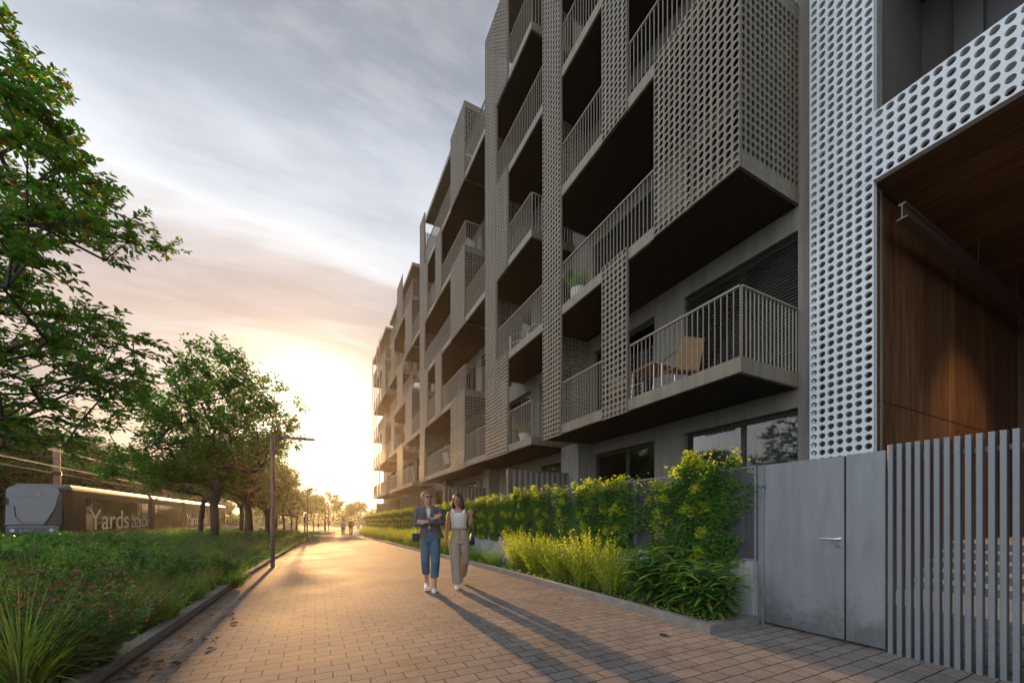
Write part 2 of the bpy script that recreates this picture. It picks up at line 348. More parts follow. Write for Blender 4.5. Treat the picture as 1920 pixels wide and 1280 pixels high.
# ------------------------------------------------------------------ ground, path, kerbs
def interp(pts, y):
    ys = [p[1] for p in pts]; xs = [p[0] for p in pts]; return float(np.interp(y, ys, xs))
LEFT = [(-1.58, -4), (-1.50, 2.6), (-1.38, 6.3), (-1.22, 13.8), (-.95, 22), (-.5, 33), (.1, 45), (2.4, 58), (6.5, 70), (12, 80)]
RIGHT = [(3.8, -4), (3.8, 38), (4.1, 46), (6.2, 57), (10.5, 68), (16.5, 78)]
def sheet(name, ys, f0, f1, zoff, m, nx=2, kind='structure'):
    b = MB(); vs = []
    for y in ys:
        a, c = f0(y), f1(y)
        for i in range(nx): vs.append((a + (c - a) * i / (nx - 1), y, G(y) + zoff))
    q = [(j * nx + i, j * nx + i + 1, (j + 1) * nx + i + 1, (j + 1) * nx + i) for j in range(len(ys) - 1) for i in range(nx - 1)]
    b.add(vs, q); o = b.build(name, m); tag(o, kind=kind); return o
def grassmat():
    m = mat('lawn_ground', (.05, .06, .025), .95, var=.35, vscale=1.2, bump=.8, bscale=50); return m
M_LAWN = grassmat()
ys = [-30, -10, 0, 8] + list(np.arange(10, 52, 2)) + [60, 100, 300, 900]
sheet('ground', ys, lambda y: -600, lambda y: 600, -0.012, M_LAWN)
ysb = [-4, 0, 2, 4, 6, 8] + list(np.arange(10, 60, 2))
sheet('planting_soil', ysb, lambda y: -13.0, lambda y: interp(LEFT, y) + .02, 0.02, M_SOIL)
ysp = [-4, 0, 2, 4, 6, 8] + list(np.arange(10, 80, 1.5)) + [80]
path = sheet('path', ysp, lambda y: interp(LEFT, y), lambda y: interp(RIGHT, y), 0.004, M_PAVER)
o = MB().add([(3.8, -4, .004), (7.5, -4, .004), (7.5, 2.78, .004), (3.8, 2.78, .004)], [(0, 1, 2, 3)]).build('forecourt_paving', M_PAVER); tag(o, kind='structure')
# tram bed
b = MB()
b.add([(-19, 5, -.2), (-13.2, 5, -.2), (-13.2, 130, -.6), (-19, 130, -.6), (-19, 5, .03), (-13.2, 5, .03), (-13.2, 130, -.55), (-19, 130, -.55)], [(4, 5, 6, 7), (1, 2, 6, 5), (0, 1, 5, 4)])
tag(b.build('track_bed', M_CONC), kind='structure')
b = MB()
for x in (-16.1, -14.7):
    b.add([(x, 5, .16), (x + .07, 5, .16), (x + .07, 130, -.42), (x, 130, -.42), (x, 5, 0), (x + .07, 5, 0), (x + .07, 130, -.58), (x, 130, -.58)], [(0, 1, 2, 3), (1, 5, 6, 2), (0, 3, 7, 4), (0, 4, 5, 1)])
tag(b.build('tram_rails', M_STEEL), kind='structure')

def kerb(edge, y0, y1, w, h, name, label):
    root = empty(name, (interp(edge, y0), y0, 0)); tag(root, label, 'kerb')
    y = y0
    i = 0
    segs = []
    while y < y1 - .1:
        L = 1.0 if y < 30 else 4.0
        ye = min(y + L, y1); g = .006 if y < 12 else 0
        a0, a1 = interp(edge, y), interp(edge, ye - g); s_ = 1 if w > 0 else -1
        segs.append(([(a0, y, G(y) - .1), (a0 + w, y, G(y) - .1), (a1 + w, ye - g, G(ye) - .1), (a1, ye - g, G(ye) - .1),
                  (a0 + .008 * s_, y, G(y) + h), (a0 + w, y, G(y) + h), (a1 + w, ye - g, G(ye) + h), (a1 + .008 * s_, ye - g, G(ye) + h)]))
        y = ye
    mb = MB()
    for v in segs: mb.add(v, [(0, 3, 2, 1), (4, 5, 6, 7), (0, 1, 5, 4), (1, 2, 6, 5), (2, 3, 7, 6), (3, 0, 4, 7)])
    lx, ly = interp(edge, y0), y0
    o = mb.build('kerb_stones', M_KERB, root, origin=None); o.matrix_parent_inverse = root.matrix_world.inverted() if False else Matrix.Translation((-lx, -ly, 0))
    return root
kerb(LEFT, -4, 56, -.13, .10, 'kerb', 'low grey concrete kerb edging the planting bed left of the path')
k1 = kerb(RIGHT, 2.78, 44, .13, .10, 'kerb', 'low grey stone kerb in front of the golden shrubs and mesh fence')
o = MB().box(3.93, 4.68, 2.78, 2.91, -.1, .1).build('kerb_stones', M_KERB, k1); o.matrix_parent_inverse = Matrix.Translation((-3.8, -2.78, 0))
o = sheet('bed_soil', [2.85, 4, 6, 8] + list(np.arange(10, 44, 2)), lambda y: 3.9, lambda y: 4.72, .05, M_SOIL)

# small dark drain cover and dry leaves on the paving
dr = MB().loft([(3.32, 2.98, .005, .05, .05), (3.32, 2.98, .012, .048, .048)], 14).build('drain_cover', M_DARK); tag(dr, 'small round dark drain cover in the paving by the planter corner', 'drain cover')
M_DRY = leafmat('dry_leaf', [(.10, .05, .025), (.16, .09, .04), (.06, .035, .02)], .15, .8)
rng = random.Random(5)
spots = [(184 + 80, 1262), (250, 1255), (276, 1242), (262, 1240), (290, 1243), (330, 1246), (306, 1257), (240, 1272), (350, 1202), (342, 1200), (358, 1203), (390, 1153), (400, 1153), (427, 1153), (436, 1162), (432, 1170), (404, 1200), (405, 1215), (1052, 1122), (233, 1248), (322, 1243), (383, 1197), (380, 1203), (418, 1160)]
for (px, py) in spots:
    d = FPX * CAMH / (py - HOR); xr = (px - 960) / FPX * d
    X = xr * math.cos(CAM_A) + d * math.sin(CAM_A); Y = -xr * math.sin(CAM_A) + d * math.cos(CAM_A)
    mb = MB()
    a = rng.uniform(0, 6.28); L = rng.uniform(.05, .09); wd = L * .35
    pr = [(0, 0, .002), (L * .35, wd, .016), (L * .7, wd * .8, .022), (L, 0, .006), (L * .7, -wd * .8, .018), (L * .35, -wd, .012), (L * .5, 0, .004), (-.02, 0, .003)]
    mb.add(pr, [(0, 6, 2, 1), (0, 5, 4, 6)], [(6, 3, 2), (6, 4, 3)], [(7, 0, 1)])
    o = mb.build('fallen_leaf', M_DRY, origin=None); o.location = (X, Y, .006); o.rotation_euler = (0, 0, a)
    tag(o, 'small curled brown dry leaf lying on the pavers beside the left kerb' if px < 1000 else 'single dry leaf on the pavers near the right kerb', 'leaf', 'dry leaves scattered on the pavers')

# ------------------------------------------------------------------ perforated sheet
def perf(o0, du, W, H, thick_dir, th=.03, pu=.1215, pv=.133, r=.049, seg=12, margin=.0):
    """flat sheet with real round holes; o0 lower corner, du unit vector along width, thick_dir unit normal (outward)"""
    mb = MB()
    nu = max(1, int(round((W - .02) / pu))); nv = max(1, int(round((H - .02) / pv)))
    cu, cv = W / nu, H / nv
    k4 = seg // 4
    ang = np.array([2 * math.pi * (i / seg) + math.pi / 4 * 1 for i in range(seg)])
    hole = np.stack([np.cos(ang) * r, np.sin(ang) * r], 1)
    outer = []
    for i in range(seg):
        c, s_ = math.cos(ang[i]), math.sin(ang[i]); m_ = max(abs(c), abs(s_)); outer.append((c / m_ * cu / 2, s_ / m_ * cv / 2))
    outer = np.array(outer)
    ii, jj = np.meshgrid(np.arange(nu), np.arange(nv), indexing='ij'); cx = ((ii + .5) * cu).ravel(); cz = ((jj + .5) * cv).ravel(); n = len(cx)
    C = np.stack([cx, cz], 1)[:, None, :]
    h = C + hole[None]; ou = C + outer[None]
    o0 = np.array(o0, float); du = np.array(du, float); nn = np.array(thick_dir, float); up = np.array((0, 0, 1.))
    def w3(p2, t): return o0 + p2[..., 0:1] * du + p2[..., 1:2] * up + t * nn
    V = np.concatenate([w3(h, 0), w3(ou, 0), w3(h, -th), w3(ou, -th)], 1)  # n x 4seg x 3
    f = []
    for i in range(seg):
        j = (i + 1) % seg
        f += [(i, j, seg + j, seg + i), (2 * seg + j, 2 * seg + i, 3 * seg + i, 3 * seg + j), (j, i, 2 * seg + i, 2 * seg + j)]
    f = np.array(f); F = (f[None] + (np.arange(n) * 4 * seg)[:, None, None]).reshape(-1, 4)
    mb.add(V.reshape(-1, 3), F)
    # rim
    c = [w3(np.array([a, b_]), t) for (a, b_) in ((0, 0), (W, 0), (W, H), (0, H)) for t in (0, -th)]
    mb.add(c, [(0, 2, 3, 1), (2, 4, 5, 3), (4, 6, 7, 5), (6, 0, 1, 7)])
    return mb

# ------------------------------------------------------------------ apartment building
X0 = 5.82; XW = 7.42
FB = lambda n: 3.50 + 3.145 * (n - 1)
FT = lambda n: FB(n) + .25
YEND = 47.0
bld = empty('apartment_building', (XW, 25, 0)); tag(bld, 'long bronze apartment block with perforated metal panels and staggered balconies', 'building')
PINV = Matrix.Translation((-XW, -25, 0))
def part(mb, name, m, parent=bld, inv=PINV, **kw):
    o = mb.build(name, m, parent, **kw)
    if parent is bld: o.matrix_parent_inverse = inv
    return o
ODD = [(3.73, 9.51), (10.22, 24.19), (26.44, 35.5), (37.65, 46.2)]
EVEN = [(3.73, 13.73), (16.05, 29.3), (31.8, 36.2), (37.65, 46.2)]
PAN = [  # y0, y1, [(floor a, floor b)], box?
    (3.73, 4.575, [(2, 3), (4, 5)], 1), (4.585, 5.42, [(2, 3), (4, 5)], 0),
    (6.15, 6.94, [(1, 2), (3, 4), (5, 6)], 0),
    (8.60, 9.51, [(1, 6)], 0),
    (11.79, 12.69, [(1, 2), (3, 4), (5, 6)], 0), (12.70, 13.73, [(1, 6)], 0),
    (16.05, 17.02, [(1, 2), (3, 4), (5, 6)], 1), (17.03, 18.0, [(1, 2), (3, 4), (5, 6)], 0),
    (19.59, 20.7, [(2, 3), (4, 5)], 0),
    (22.38, 23.0, [(2, 3), (4, 5)], 0), (23.01, 24.19, [(1, 6)], 0),
    (26.44, 28.6, [(2, 3), (4, 5)], 1),
    (29.5, 31.8, [(1, 2), (3, 4), (5, 6)], 0),
    (33.0, 34.5, [(2, 3), (4, 5)], 0),
    (37.65, 39.9, [(2, 3), (4, 5)], 1),
    (41.0, 41.8, [(1, 3), (4, 6)], 0), (42.9, 43.6, [(1, 6)], 0), (44.6, 45.3, [(2, 5)], 0), (46.2, 46.9, [(1, 6)], 0)]
XP = X0 - .035
for (y0, y1, fl, bx_) in PAN:
    seg = 12 if y0 < 14 else 8
    for (a, c) in fl:
        z0, z1 = FB(a) - .03, (FT(c) + .02)
        if y0 < 5.5: z0 = FB(a)
        # split the tall panels at every storey pair like the photo's joints
        cuts = [z0]
        if c - a > 1: cuts += [FB(n) + .12 for n in range(a + 1, c)] 
        cuts += [z1]
        for zi in range(len(cuts) - 1):
            za, zb = cuts[zi], cuts[zi + 1] - (.008 if zi < len(cuts) - 2 else 0)
            part(perf((XP, y0, za), (0, 1, 0), y1 - y0, zb - za, (-1, 0, 0), .022, seg=seg), 'perforated_panel', M_BRONZE)
        part(MB().box(XP + .023, XP + .065, y0, y0 + .02, z0, z1).box(XP + .023, XP + .065, y1 - .02, y1, z0, z1), 'panel_frame', M_BRONZE) if y0 < 25 else None
        if bx_:
            xe = XW if y0 < 30 else XW
            part(perf((XP + .04, y0 - .002, z0), (1, 0, 0), xe - XP - .05, z1 - z0, (0, -1, 0), .022, seg=seg), 'side_screen', M_BRONZE)
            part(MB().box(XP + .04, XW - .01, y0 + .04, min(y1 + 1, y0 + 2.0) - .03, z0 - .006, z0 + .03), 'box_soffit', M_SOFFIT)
# dividing screens on the balconies
for (y, fls) in ((9.47, (1, 3, 5)), (13.69, (2, 4)), (24.15, (1, 3, 5)), (12.72, (3, 5))):
    for n in fls:
        if y > 12 and y < 13 and n == 5: continue
        part(perf((X0 + .06, y - .03, FT(n) + .02), (1, 0, 0), XW - X0 - .08, 2.8, (0, -1, 0), .03, seg=8), 'side_screen', M_BRONZE)
def covered(n, y):
    for (y0, y1, fl, bx_) in PAN:
        if y0 - .01 <= y <= y1 + .01:
            for (a, c) in fl:
                if a <= n < c: return True
    return False
def rail(mb, p0, p1, z, full=True):
    L = math.hypot(p1[0] - p0[0], p1[1] - p0[1]); n = max(1, int(L / (.105 if p0[1] < 20 else .13))); dx, dy = (p1[0] - p0[0]) / L, (p1[1] - p0[1]) / L
    hx, hy = (.005, .020) if abs(dx) < .5 else (.020, .005)
    for i in range(n + 1):
        x, y = p0[0] + (p1[0] - p0[0]) * i / n, p0[1] + (p1[1] - p0[1]) * i / n
        if abs(dx) < .5: mb.box(x - .009, x + .009, y - .005, y + .005, z - .003, z + 1.08)
        else: mb.box(x - .005, x + .005, y - .009, y + .009, z - .003, z + 1.08)
    if abs(dx) < .5: mb.box(p0[0] - .022, p0[0] + .022, min(p0[1], p1[1]), max(p0[1], p1[1]), z + 1.082, z + 1.112)
    else: mb.box(min(p0[0], p1[0]), max(p0[0], p1[0]), p0[1] - .022, p0[1] + .022, z + 1.079, z + 1.109)
for n in range(1, 6):
    for (s0, s1) in (ODD if n % 2 else EVEN):
        sl_ = part(MB().bbox(X0, XW - .002, s0, s1, FB(n), FT(n), .008), 'balcony_slab', M_SLAB)
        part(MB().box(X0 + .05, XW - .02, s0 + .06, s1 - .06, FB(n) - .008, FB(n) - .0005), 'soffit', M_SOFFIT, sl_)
        mb = MB(); st = s0; ys_ = np.arange(s0 + .02, s1, .05); run = None
        for y in list(ys_) + [s1 + 9]:
            c = covered(n, y) or y > s1
            if not c and run is None: run = y
            if c and run is not None:
                if y - run > .25 or y > s1:
                    mb = MB(); rail(mb, (X0 + .03, max(run - .03, s0 + .03)), (X0 + .03, min(y - .04, s1 - .03)), FT(n)); part(mb, 'railing', M_RAIL, sl_)
                run = None
        for ye in (s0 + .02, s1 - .02):
            if not covered(n, ye):
                mb = MB(); rail(mb, (X0 + .055, ye), (XW - .05, ye), FT(n)); part(mb, 'railing', M_RAIL, sl_)
# roof
rf = part(MB().bbox(X0, 15, 8.6, 13.72, FB(6), FT(6), .01), 'roof', M_SLAB)
part(MB().bbox(XW - .02, 15, 13.73, 16.04, FB(6), FT(6) - .003, .01), 'roof', M_SLAB)
part(MB().bbox(X0 + .02, 15, 16.05, 18.02, FB(6) - .001, FT(6) - .01, .01), 'roof', M_SLAB)
part(MB().bbox(X0, 15, 18.03, 23.0, FB(6) - .35, FT(6) - .35, .01), 'roof', M_SLAB)
part(MB().bbox(XW - .02, 15, 24.2, 26.3, FB(6) - .1, FT(6) - .1, .01), 'roof', M_SLAB)
part(MB().bbox(X0, 15, 26.44, 35.5, FB(6) - .9, FB(6) - .65, .01), 'roof', M_SLAB)
part(MB().bbox(X0, 15, 37.65, YEND, FB(6) - .3, FT(6) - .3, .01), 'roof', M_SLAB)
part(MB().bbox(X0 + .8, 15, 2.7, 8.59, FB(6), FT(6), .01), 'roof', M_SLAB)

# walls with window openings
WIN = [(3.75, 6.08), (6.93, 9.3)]
y = 10.3
while y < YEND - 2:
    WIN.append((y, y + 2.1)); WIN.append((y + 2.75, y + 5.0)); y += 5.75
mb = MB()
zc = [0.0] + [FT(n) for n in range(1, 6)]
for i in range(6):
    z0 = zc[i]; z1 = (FB(1) if i == 0 else FB(i + 1)); zl = 3.17 if i == 0 else z0 + 2.48
    prev = 3.49
    for (a, c) in WIN + [(YEND, YEND)]:
        if a > YEND: a = YEND
        mb.box(XW, XW + .3, prev, a, z0 - .25, z1)
        if c > a: mb.box(XW + .003, XW + .297, a, c, zl, z1)
        prev = c
    mb.box(XW + .001, XW + .299, 3.49, YEND, z1 + .001, z1 + .249)
mb.box(XW, 15, YEND, YEND + .3, -1, FT(6) - .1)
mb.box(14.7, 15, 3.49, YEND, -1, FT(6) - .1)
part(mb, 'wall', M_PLASTER)
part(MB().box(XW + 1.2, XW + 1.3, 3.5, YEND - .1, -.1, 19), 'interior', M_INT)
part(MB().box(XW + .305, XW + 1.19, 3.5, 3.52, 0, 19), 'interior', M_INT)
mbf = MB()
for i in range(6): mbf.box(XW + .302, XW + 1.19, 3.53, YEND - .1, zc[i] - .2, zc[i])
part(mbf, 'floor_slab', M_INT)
nblind = 0
for i in range(6):
    z0 = zc[i] + (.02 if i else .0); zl = 3.17 if i == 0 else zc[i] + 2.48
    for wi, (a, c) in enumerate(WIN):
        if c > YEND - .3 or (i >= 3 and wi > 9) or (a > 36): continue
        wn = part(MB().box(XW + .13, XW + .19, a + .001, a + .07, z0, zl - .001).box(XW + .13, XW + .19, c - .07, c - .001, z0, zl - .001).box(XW + .13, XW + .19, a + .07, c - .07, zl - .08, zl - .001).box(XW + .13, XW + .19, a + .07, c - .07, z0, z0 + .07)
                  .box(XW + .125, XW + .185, (a * .55 + c * .45) - .04, (a * .55 + c * .45) + .04, z0 + .07, zl - .08), 'window', M_DARK)
        part(MB().box(XW + .155, XW + .165, a + .07, c - .07, z0 + .07, zl - .08), 'pane', M_GLASS, wn)
        if (i == 0 or (i + wi) % 3 == 1) and a < 20:
            # curtain folds
            vs = []; nn_ = 60; lo = a + .1; hi = c - .1
            if i == 0 and wi == 1: hi = lo + .9
            for t_ in range(nn_ + 1):
                yy = lo + (hi - lo) * t_ / nn_; xx = XW + .34 + .035 * math.sin(t_ * 1.1) + .012 * math.sin(t_ * 2.7)
                vs += [(xx, yy, z0 + .03), (xx, yy, zl - .05)]
            part(MB().add(vs, [(2 * t_, 2 * t_ + 2, 2 * t_ + 3, 2 * t_ + 1) for t_ in range(nn_)]), 'curtain', M_CURT, wn, smooth=True)
        if (i == 1 and wi == 0) or (i == 2 and wi in (0, 1)) or (i == 3 and wi == 1):
            mb = MB(); zz_ = z0 + .08
            while zz_ < zl - .02:
                mb.add([(XW + .02, a + .03, zz_), (XW + .09, a + .03, zz_ + .022), (XW + .09, c - .03, zz_ + .022), (XW + .02, c - .03, zz_), (XW + .02, a + .03, zz_ + .004), (XW + .09, a + .03, zz_ + .026), (XW + .09, c - .03, zz_ + .026), (XW + .02, c - .03, zz_ + .004)],
                       [(0, 1, 2, 3), (7, 6, 5, 4), (0, 3, 7, 4)]); zz_ += .062
            part(mb, 'blind', M_BLIND, wn)
# ground floor piers standing proud under the balconies
for (a, c) in ((9.35, 10.25), (16.0, 16.7), (22.4, 23.1), (28.8, 29.5)):
    part(MB().box(XW - .5, XW - .002, a, c, -.5, FB(1) - .01), 'pier', M_PLASTER)

# ------------------------------------------------------------------ white entrance portal and wooden passage
ent = empty('entrance_portal', (7.3, 0, 0)); tag(ent, 'white perforated entrance portal with dark timber lined passage and steps', 'entrance')
EI = Matrix.Translation((-7.3, 0, 0))
def ep(mb, name, m, parent=ent, **kw):
    o = mb.build(name, m, parent, **kw)
    if parent is ent: o.matrix_parent_inverse = EI
    return o
XE = 7.30; YC0, YC1 = 2.69, 3.515; BZ0, BZ1 = 6.21, 7.20
def wp(y0, y1, z0, z1):
    o = ep(perf((XE, y0, z0), (0, 1, 0), y1 - y0, z1 - z0, (-1, 0, 0), .055, r=.047, pu=.118, pv=.1325, seg=16), 'perforated_panel', M_WHITE); return o
wp(YC0, YC1, .02, BZ0 - .004); wp(YC0, YC1, BZ0, BZ1 - .004); wp(YC0, YC1, BZ1, 9.2); wp(YC0, YC1, 9.204, 12.2)
wp(-1.5, YC0 - .003, BZ0, BZ1)
ep(MB().box(XE + .06, XE + .118, YC0 + .003, YC0 + .03, 0, 14).box(XE + .06, XE + .12, YC1 - .05, YC1 - .01, 0, 14).box(XE + .06, XE + .10, -1.5, YC0 - .01, BZ0 + .002, BZ0 + .03), 'panel_frame', M_WHITE)
ep(MB().box(XE + .35, XE + .40, YC0 + .04, YC1 - .02, .0, 14), 'backing_wall', M_PLASTER)
ep(MB().box(XE + .12, 14.5, 2.74, 2.80, -.1, 6.2), 'side_wall', M_WOODW)
ep(MB().box(XE + .12, 14.5, 2.735, 2.7397, 3.035, 3.05), 'wall_joint', M_DARK)
ep(MB().box(XE + .1, 14.5, -3.0, 2.74, BZ0 + .032, BZ0 + .15), 'ceiling', M_WOODC)
ep(MB().box(14.5, 14.6, -3.0, 2.8, -.1, 6.3), 'back_wall', M_WOODW)
ep(MB().box(XE + .12, 14.5, -3.1, -3.0, -.1, 6.3), 'side_wall', M_WOODW)
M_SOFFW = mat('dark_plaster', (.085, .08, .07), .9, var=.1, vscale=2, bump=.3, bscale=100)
# recessed loggia above the beam
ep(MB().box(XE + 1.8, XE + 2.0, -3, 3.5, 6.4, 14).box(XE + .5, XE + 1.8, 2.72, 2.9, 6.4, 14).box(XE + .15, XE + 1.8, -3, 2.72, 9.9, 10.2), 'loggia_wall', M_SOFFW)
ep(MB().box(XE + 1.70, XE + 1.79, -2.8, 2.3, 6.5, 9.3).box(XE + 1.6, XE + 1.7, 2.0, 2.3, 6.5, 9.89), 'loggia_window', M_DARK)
# platform and steps
ep(MB().bbox(7.5, 8.7, -3, 2.735, -.1, .12, .006), 'platform', M_BEIGE)
for s_ in range(5):
    x0 = 8.7 + .40 * s_; zt = .12 + .145 * (s_ + 1)
    st_ = ep(MB().box(x0, 14.4, -2.9, 2.735, zt - .145, zt - .03), 'step', M_STEPD)
    ep(MB().bbox(x0 - .015, x0 + .45 if s_ < 4 else 14.4, -2.9, 2.733, zt - .0295, zt, .004), 'tread', M_BEIGE, st_)
# steel beam hung in the passage
sb = MB()
yb, zb = 2.42, 5.5; prof = [(-.06, 0), (.06, 0), (.06, .014), (.007, .026), (.007, .19), (.04, .205), (.04, .225), (-.04, .225), (-.04, .205), (-.007, .19), (-.007, .026), (-.06, .014)]
vs = [(7.42, yb + p, zb + q) for p, q in prof] + [(14.4, yb + p, zb + q) for p, q in prof]; n = len(prof)
sb.add(vs, [(i, (i + 1) % n, n + (i + 1) % n, n + i) for i in range(n)]); sb.F.append(np.array([list(range(n))]));
ep(sb, 'steel_beam', M_STEEL)
hg = MB()
for x in (10.5, 12.8): hg.tube([(x, yb, zb + .225), (x, yb, BZ0 + .03)], .012, 6)
ep(hg, 'beam_hanger', M_STEEL)
# ceiling spotlight of the passage (its pool of warm light shows on the timber)
sp = empty('spotlight', (10.9, .3, BZ0)); tag(sp, 'small round dark spotlight fixed under the timber passage ceiling', 'spotlight')
MB().tube([(0, 0, .03), (0, 0, -.12)], [.05, .05], 14).build('spotlight_body', M_DARK, sp)
mle = bpy.data.materials.new('lamp_lens'); mle.use_nodes = True; t = NT(mle.node_tree); e = t.n('ShaderNodeEmission', i_Strength=4.0); e.inputs[0].default_value = (1, .7, .4, 1); oo = t.n('ShaderNodeOutputMaterial'); t.l(e.outputs[0], oo.inputs[0])
MB().tube([(0, 0, -.1201), (0, 0, -.125)], [.035, .035], 12).build('lens', mle, sp)
ld = bpy.data.lights.new('spot', 'SPOT'); lo = bpy.data.objects.new('spot', ld); COL.objects.link(lo)
lo.parent = sp; lo.location = (0, 0, -.14); ld.energy = 240; ld.color = (1, .60, .28); ld.spot_size = R(66); ld.spot_blend = .9; ld.shadow_soft_size = .03
tgt = Vector((11.0, 2.7, 1.2)) - Vector((10.9, .3, BZ0 - .14)); lo.rotation_euler = tgt.to_track_quat('-Z', 'Y').to_euler()

# ------------------------------------------------------------------ gate, slatted fence
XG = 4.75
y1420, y1432, y1583, y1586, y1660 = [yp(p, XG) for p in (1421, 1432, 1583, 1586, 1660)]
gt = empty('metal_gate', (XG, 2.2, 0)); tag(gt, 'wide grey sheet metal gate with lever handle beside the slatted fence', 'gate')
GI = Matrix.Translation((-XG, -2.2, 0))
def gp(mb, name, m, parent=gt, inv=GI, **kw):
    o = mb.build(name, m, parent, **kw); o.matrix_parent_inverse = inv if parent.parent is None else Matrix(); return o
gp(MB().bbox(XG, XG + .05, y1583 + .003, y1432 - .004, .03, 1.885, .004), 'door', M_GATE)
gp(MB().bbox(XG - .002, XG + .06, y1432, y1420, .0, 1.89, .004), 'post', M_GATEP)
gp(MB().bbox(XG, XG + .05, y1660, y1586, .03, 1.89, .004), 'side_panel', M_GATE)
for hz_ in (.32, 1.55): gp(MB().tube([(XG - .012, y1432 - .003, hz_), (XG - .012, y1432 - .003, hz_ + .12)], .012, 10), 'hinge', M_GATEP)
hy = yp(1572, XG)
hd = MB().tube([(XG, hy, 1.045), (XG - .055, hy, 1.045), (XG - .06, hy + .01, 1.045), (XG - .06, hy + .135, 1.045)], .0105, 10)
hd.tube([(XG - .001, hy, 1.045), (XG - .008, hy, 1.045)], .027, 18); gp(hd, 'handle', M_CHROME, smooth=False)
gp(MB().tube([(XG - .001, hy, .975), (XG - .007, hy, .975)], .024, 18).tube([(XG - .0071, hy, .978), (XG - .0085, hy, .978)], .006, 8), 'lock', M_CHROME)
slc = [1669, 1686, 1703, 1720, 1738, 1756, 1775, 1794.5, 1815, 1836, 1859, 1881, 1905]
slf = empty('slatted_fence', (XG, 1.2, 0)); tag(slf, 'tall fence of upright grey metal slats in front of the passage steps', 'fence')
SI = Matrix.Translation((-XG, -1.2, 0)); ysl = [yp(p, XG - .01) for p in slc]
dlt = (ysl[0] - ysl[-1]) / 12
ysl += [ysl[-1] - dlt * (i + 1) for i in range(8)]
for yy in ysl:
    gp(MB().bbox(XG - .012, XG + .058, yy - .017, yy + .017, .0, 1.935, .002), 'slat', M_GATEP, slf, SI)
gp(MB().box(XG + .059, XG + .085, ysl[-1] - .1, ysl[0] + .02, 1.79, 1.83), 'rail', M_GATEP, slf, SI)

# ------------------------------------------------------------------ low wall, mesh fence
lw = MB(); yy = y1420 + .002
while yy < 44:
    ye = min(yy + 4, 44); g = G(yy) * .55
    lw.box(XG - .10, XG + .08, yy, ye - .012, g - .9, g + .74); yy = ye
o = lw.build('low_wall', M_CONC, origin=(XG, 20, 0)); tag(o, 'long low concrete wall carrying the mesh fence along the path', 'wall')
ORD = ['first', 'second', 'third', 'fourth', 'fifth', 'sixth', 'seventh', 'eighth', 'ninth', 'tenth', 'eleventh', 'twelfth', 'thirteenth', 'fourteenth', 'fifteenth', 'sixteenth', 'seventeenth', 'eighteenth', 'nineteenth', 'twentieth'] + ['twenty ' + w_ for w_ in ('first', 'second', 'third', 'fourth', 'fifth', 'sixth', 'seventh', 'eighth', 'ninth')] + ['thirtieth'] + ['thirty ' + w_ for w_ in ('first', 'second', 'third', 'fourth', 'fifth', 'sixth', 'seventh', 'eighth', 'ninth')] + ['fortieth'] + ['forty ' + w_ for w_ in ('first', 'second', 'third', 'fourth', 'fifth', 'sixth', 'seventh')]
yy = y1420 + .003; fence0 = None; i = 0
while yy < 42.5:
    if fence0 is None:
        fence0 = empty('mesh_fence', (XG, yy, 0)); L = 1.985
        fp = MB().add([(0, 0, .745), (0, L, .745), (0, L, 1.88), (0, 0, 1.88)], [(0, 1, 2, 3)]).build('mesh_sheet', M_MESH, fence0)
        MB().box(-.004, .03, 0, .02, .741, 1.89).box(-.004, .03, L - .02, L, .741, 1.89).box(-.002, .028, .021, L - .021, 1.865, 1.888).box(-.002, .028, .021, L - .021, .742, .757).build('fence_frame', M_GATEP, fence0)
        f_ = fence0
    else: f_ = copy_tree(fence0)
    f_.location = (XG - .03, yy, G(yy) * .55 + .003)
    tag(f_, ('bare grey perforated mesh fence panel beside the metal gate' if i == 0 else 'grey perforated mesh fence panel behind climbing plants, %s from the gate' % ORD[i]), 'fence', 'mesh fence panels on the low wall')
    yy += 2.0; i += 1
# terrace partitions
M_CORR = mat('corrugated', (.13, .12, .10), .6, .1)
for pi, (Y, X0_, lab) in enumerate(((9.84, 4.86, 'nearest and tallest bronze corrugated partition between the ground floor terraces'), (16.27, 4.97, 'second bronze corrugated terrace partition, rising behind the woman in white'), (26.0, 5.0, 'third corrugated terrace partition, just above the hedge behind the woman in the blazer'), (37.5, 5.0, 'farthest small corrugated terrace partition by the end of the block'))):
    mb = MB(); vs = []; n = 44
    for i in range(n + 1):
        x = X0_ + .02 + (XW - .52 - X0_) * i / n; ph = i % 4; yo = (0, 0, .03, .03)[ph]
        vs += [(x, Y + yo, 0), (x, Y + yo, 2.62)]
    mb.add(vs, [(2 * i, 2 * i + 2, 2 * i + 3, 2 * i + 1) for i in range(n)])
    rt = empty('terrace_partition', (X0_, Y, 0)); tag(rt, lab, 'partition', 'partitions between the terraces'); inv = Matrix.Translation((-X0_, -Y, 0))
    mb.build('panel', M_CORR, rt).matrix_parent_inverse = inv
    MB().box(X0_ - .03, X0_ + .015, Y - .02, Y + .06, 0, 2.65).build('post', M_BRONZE, rt).matrix_parent_inverse = inv
    MB().box(X0_ + .016, XW - .5, Y - .012, Y + .042, 2.622, 2.648).build('cap', M_BRONZE, rt).matrix_parent_inverse = inv
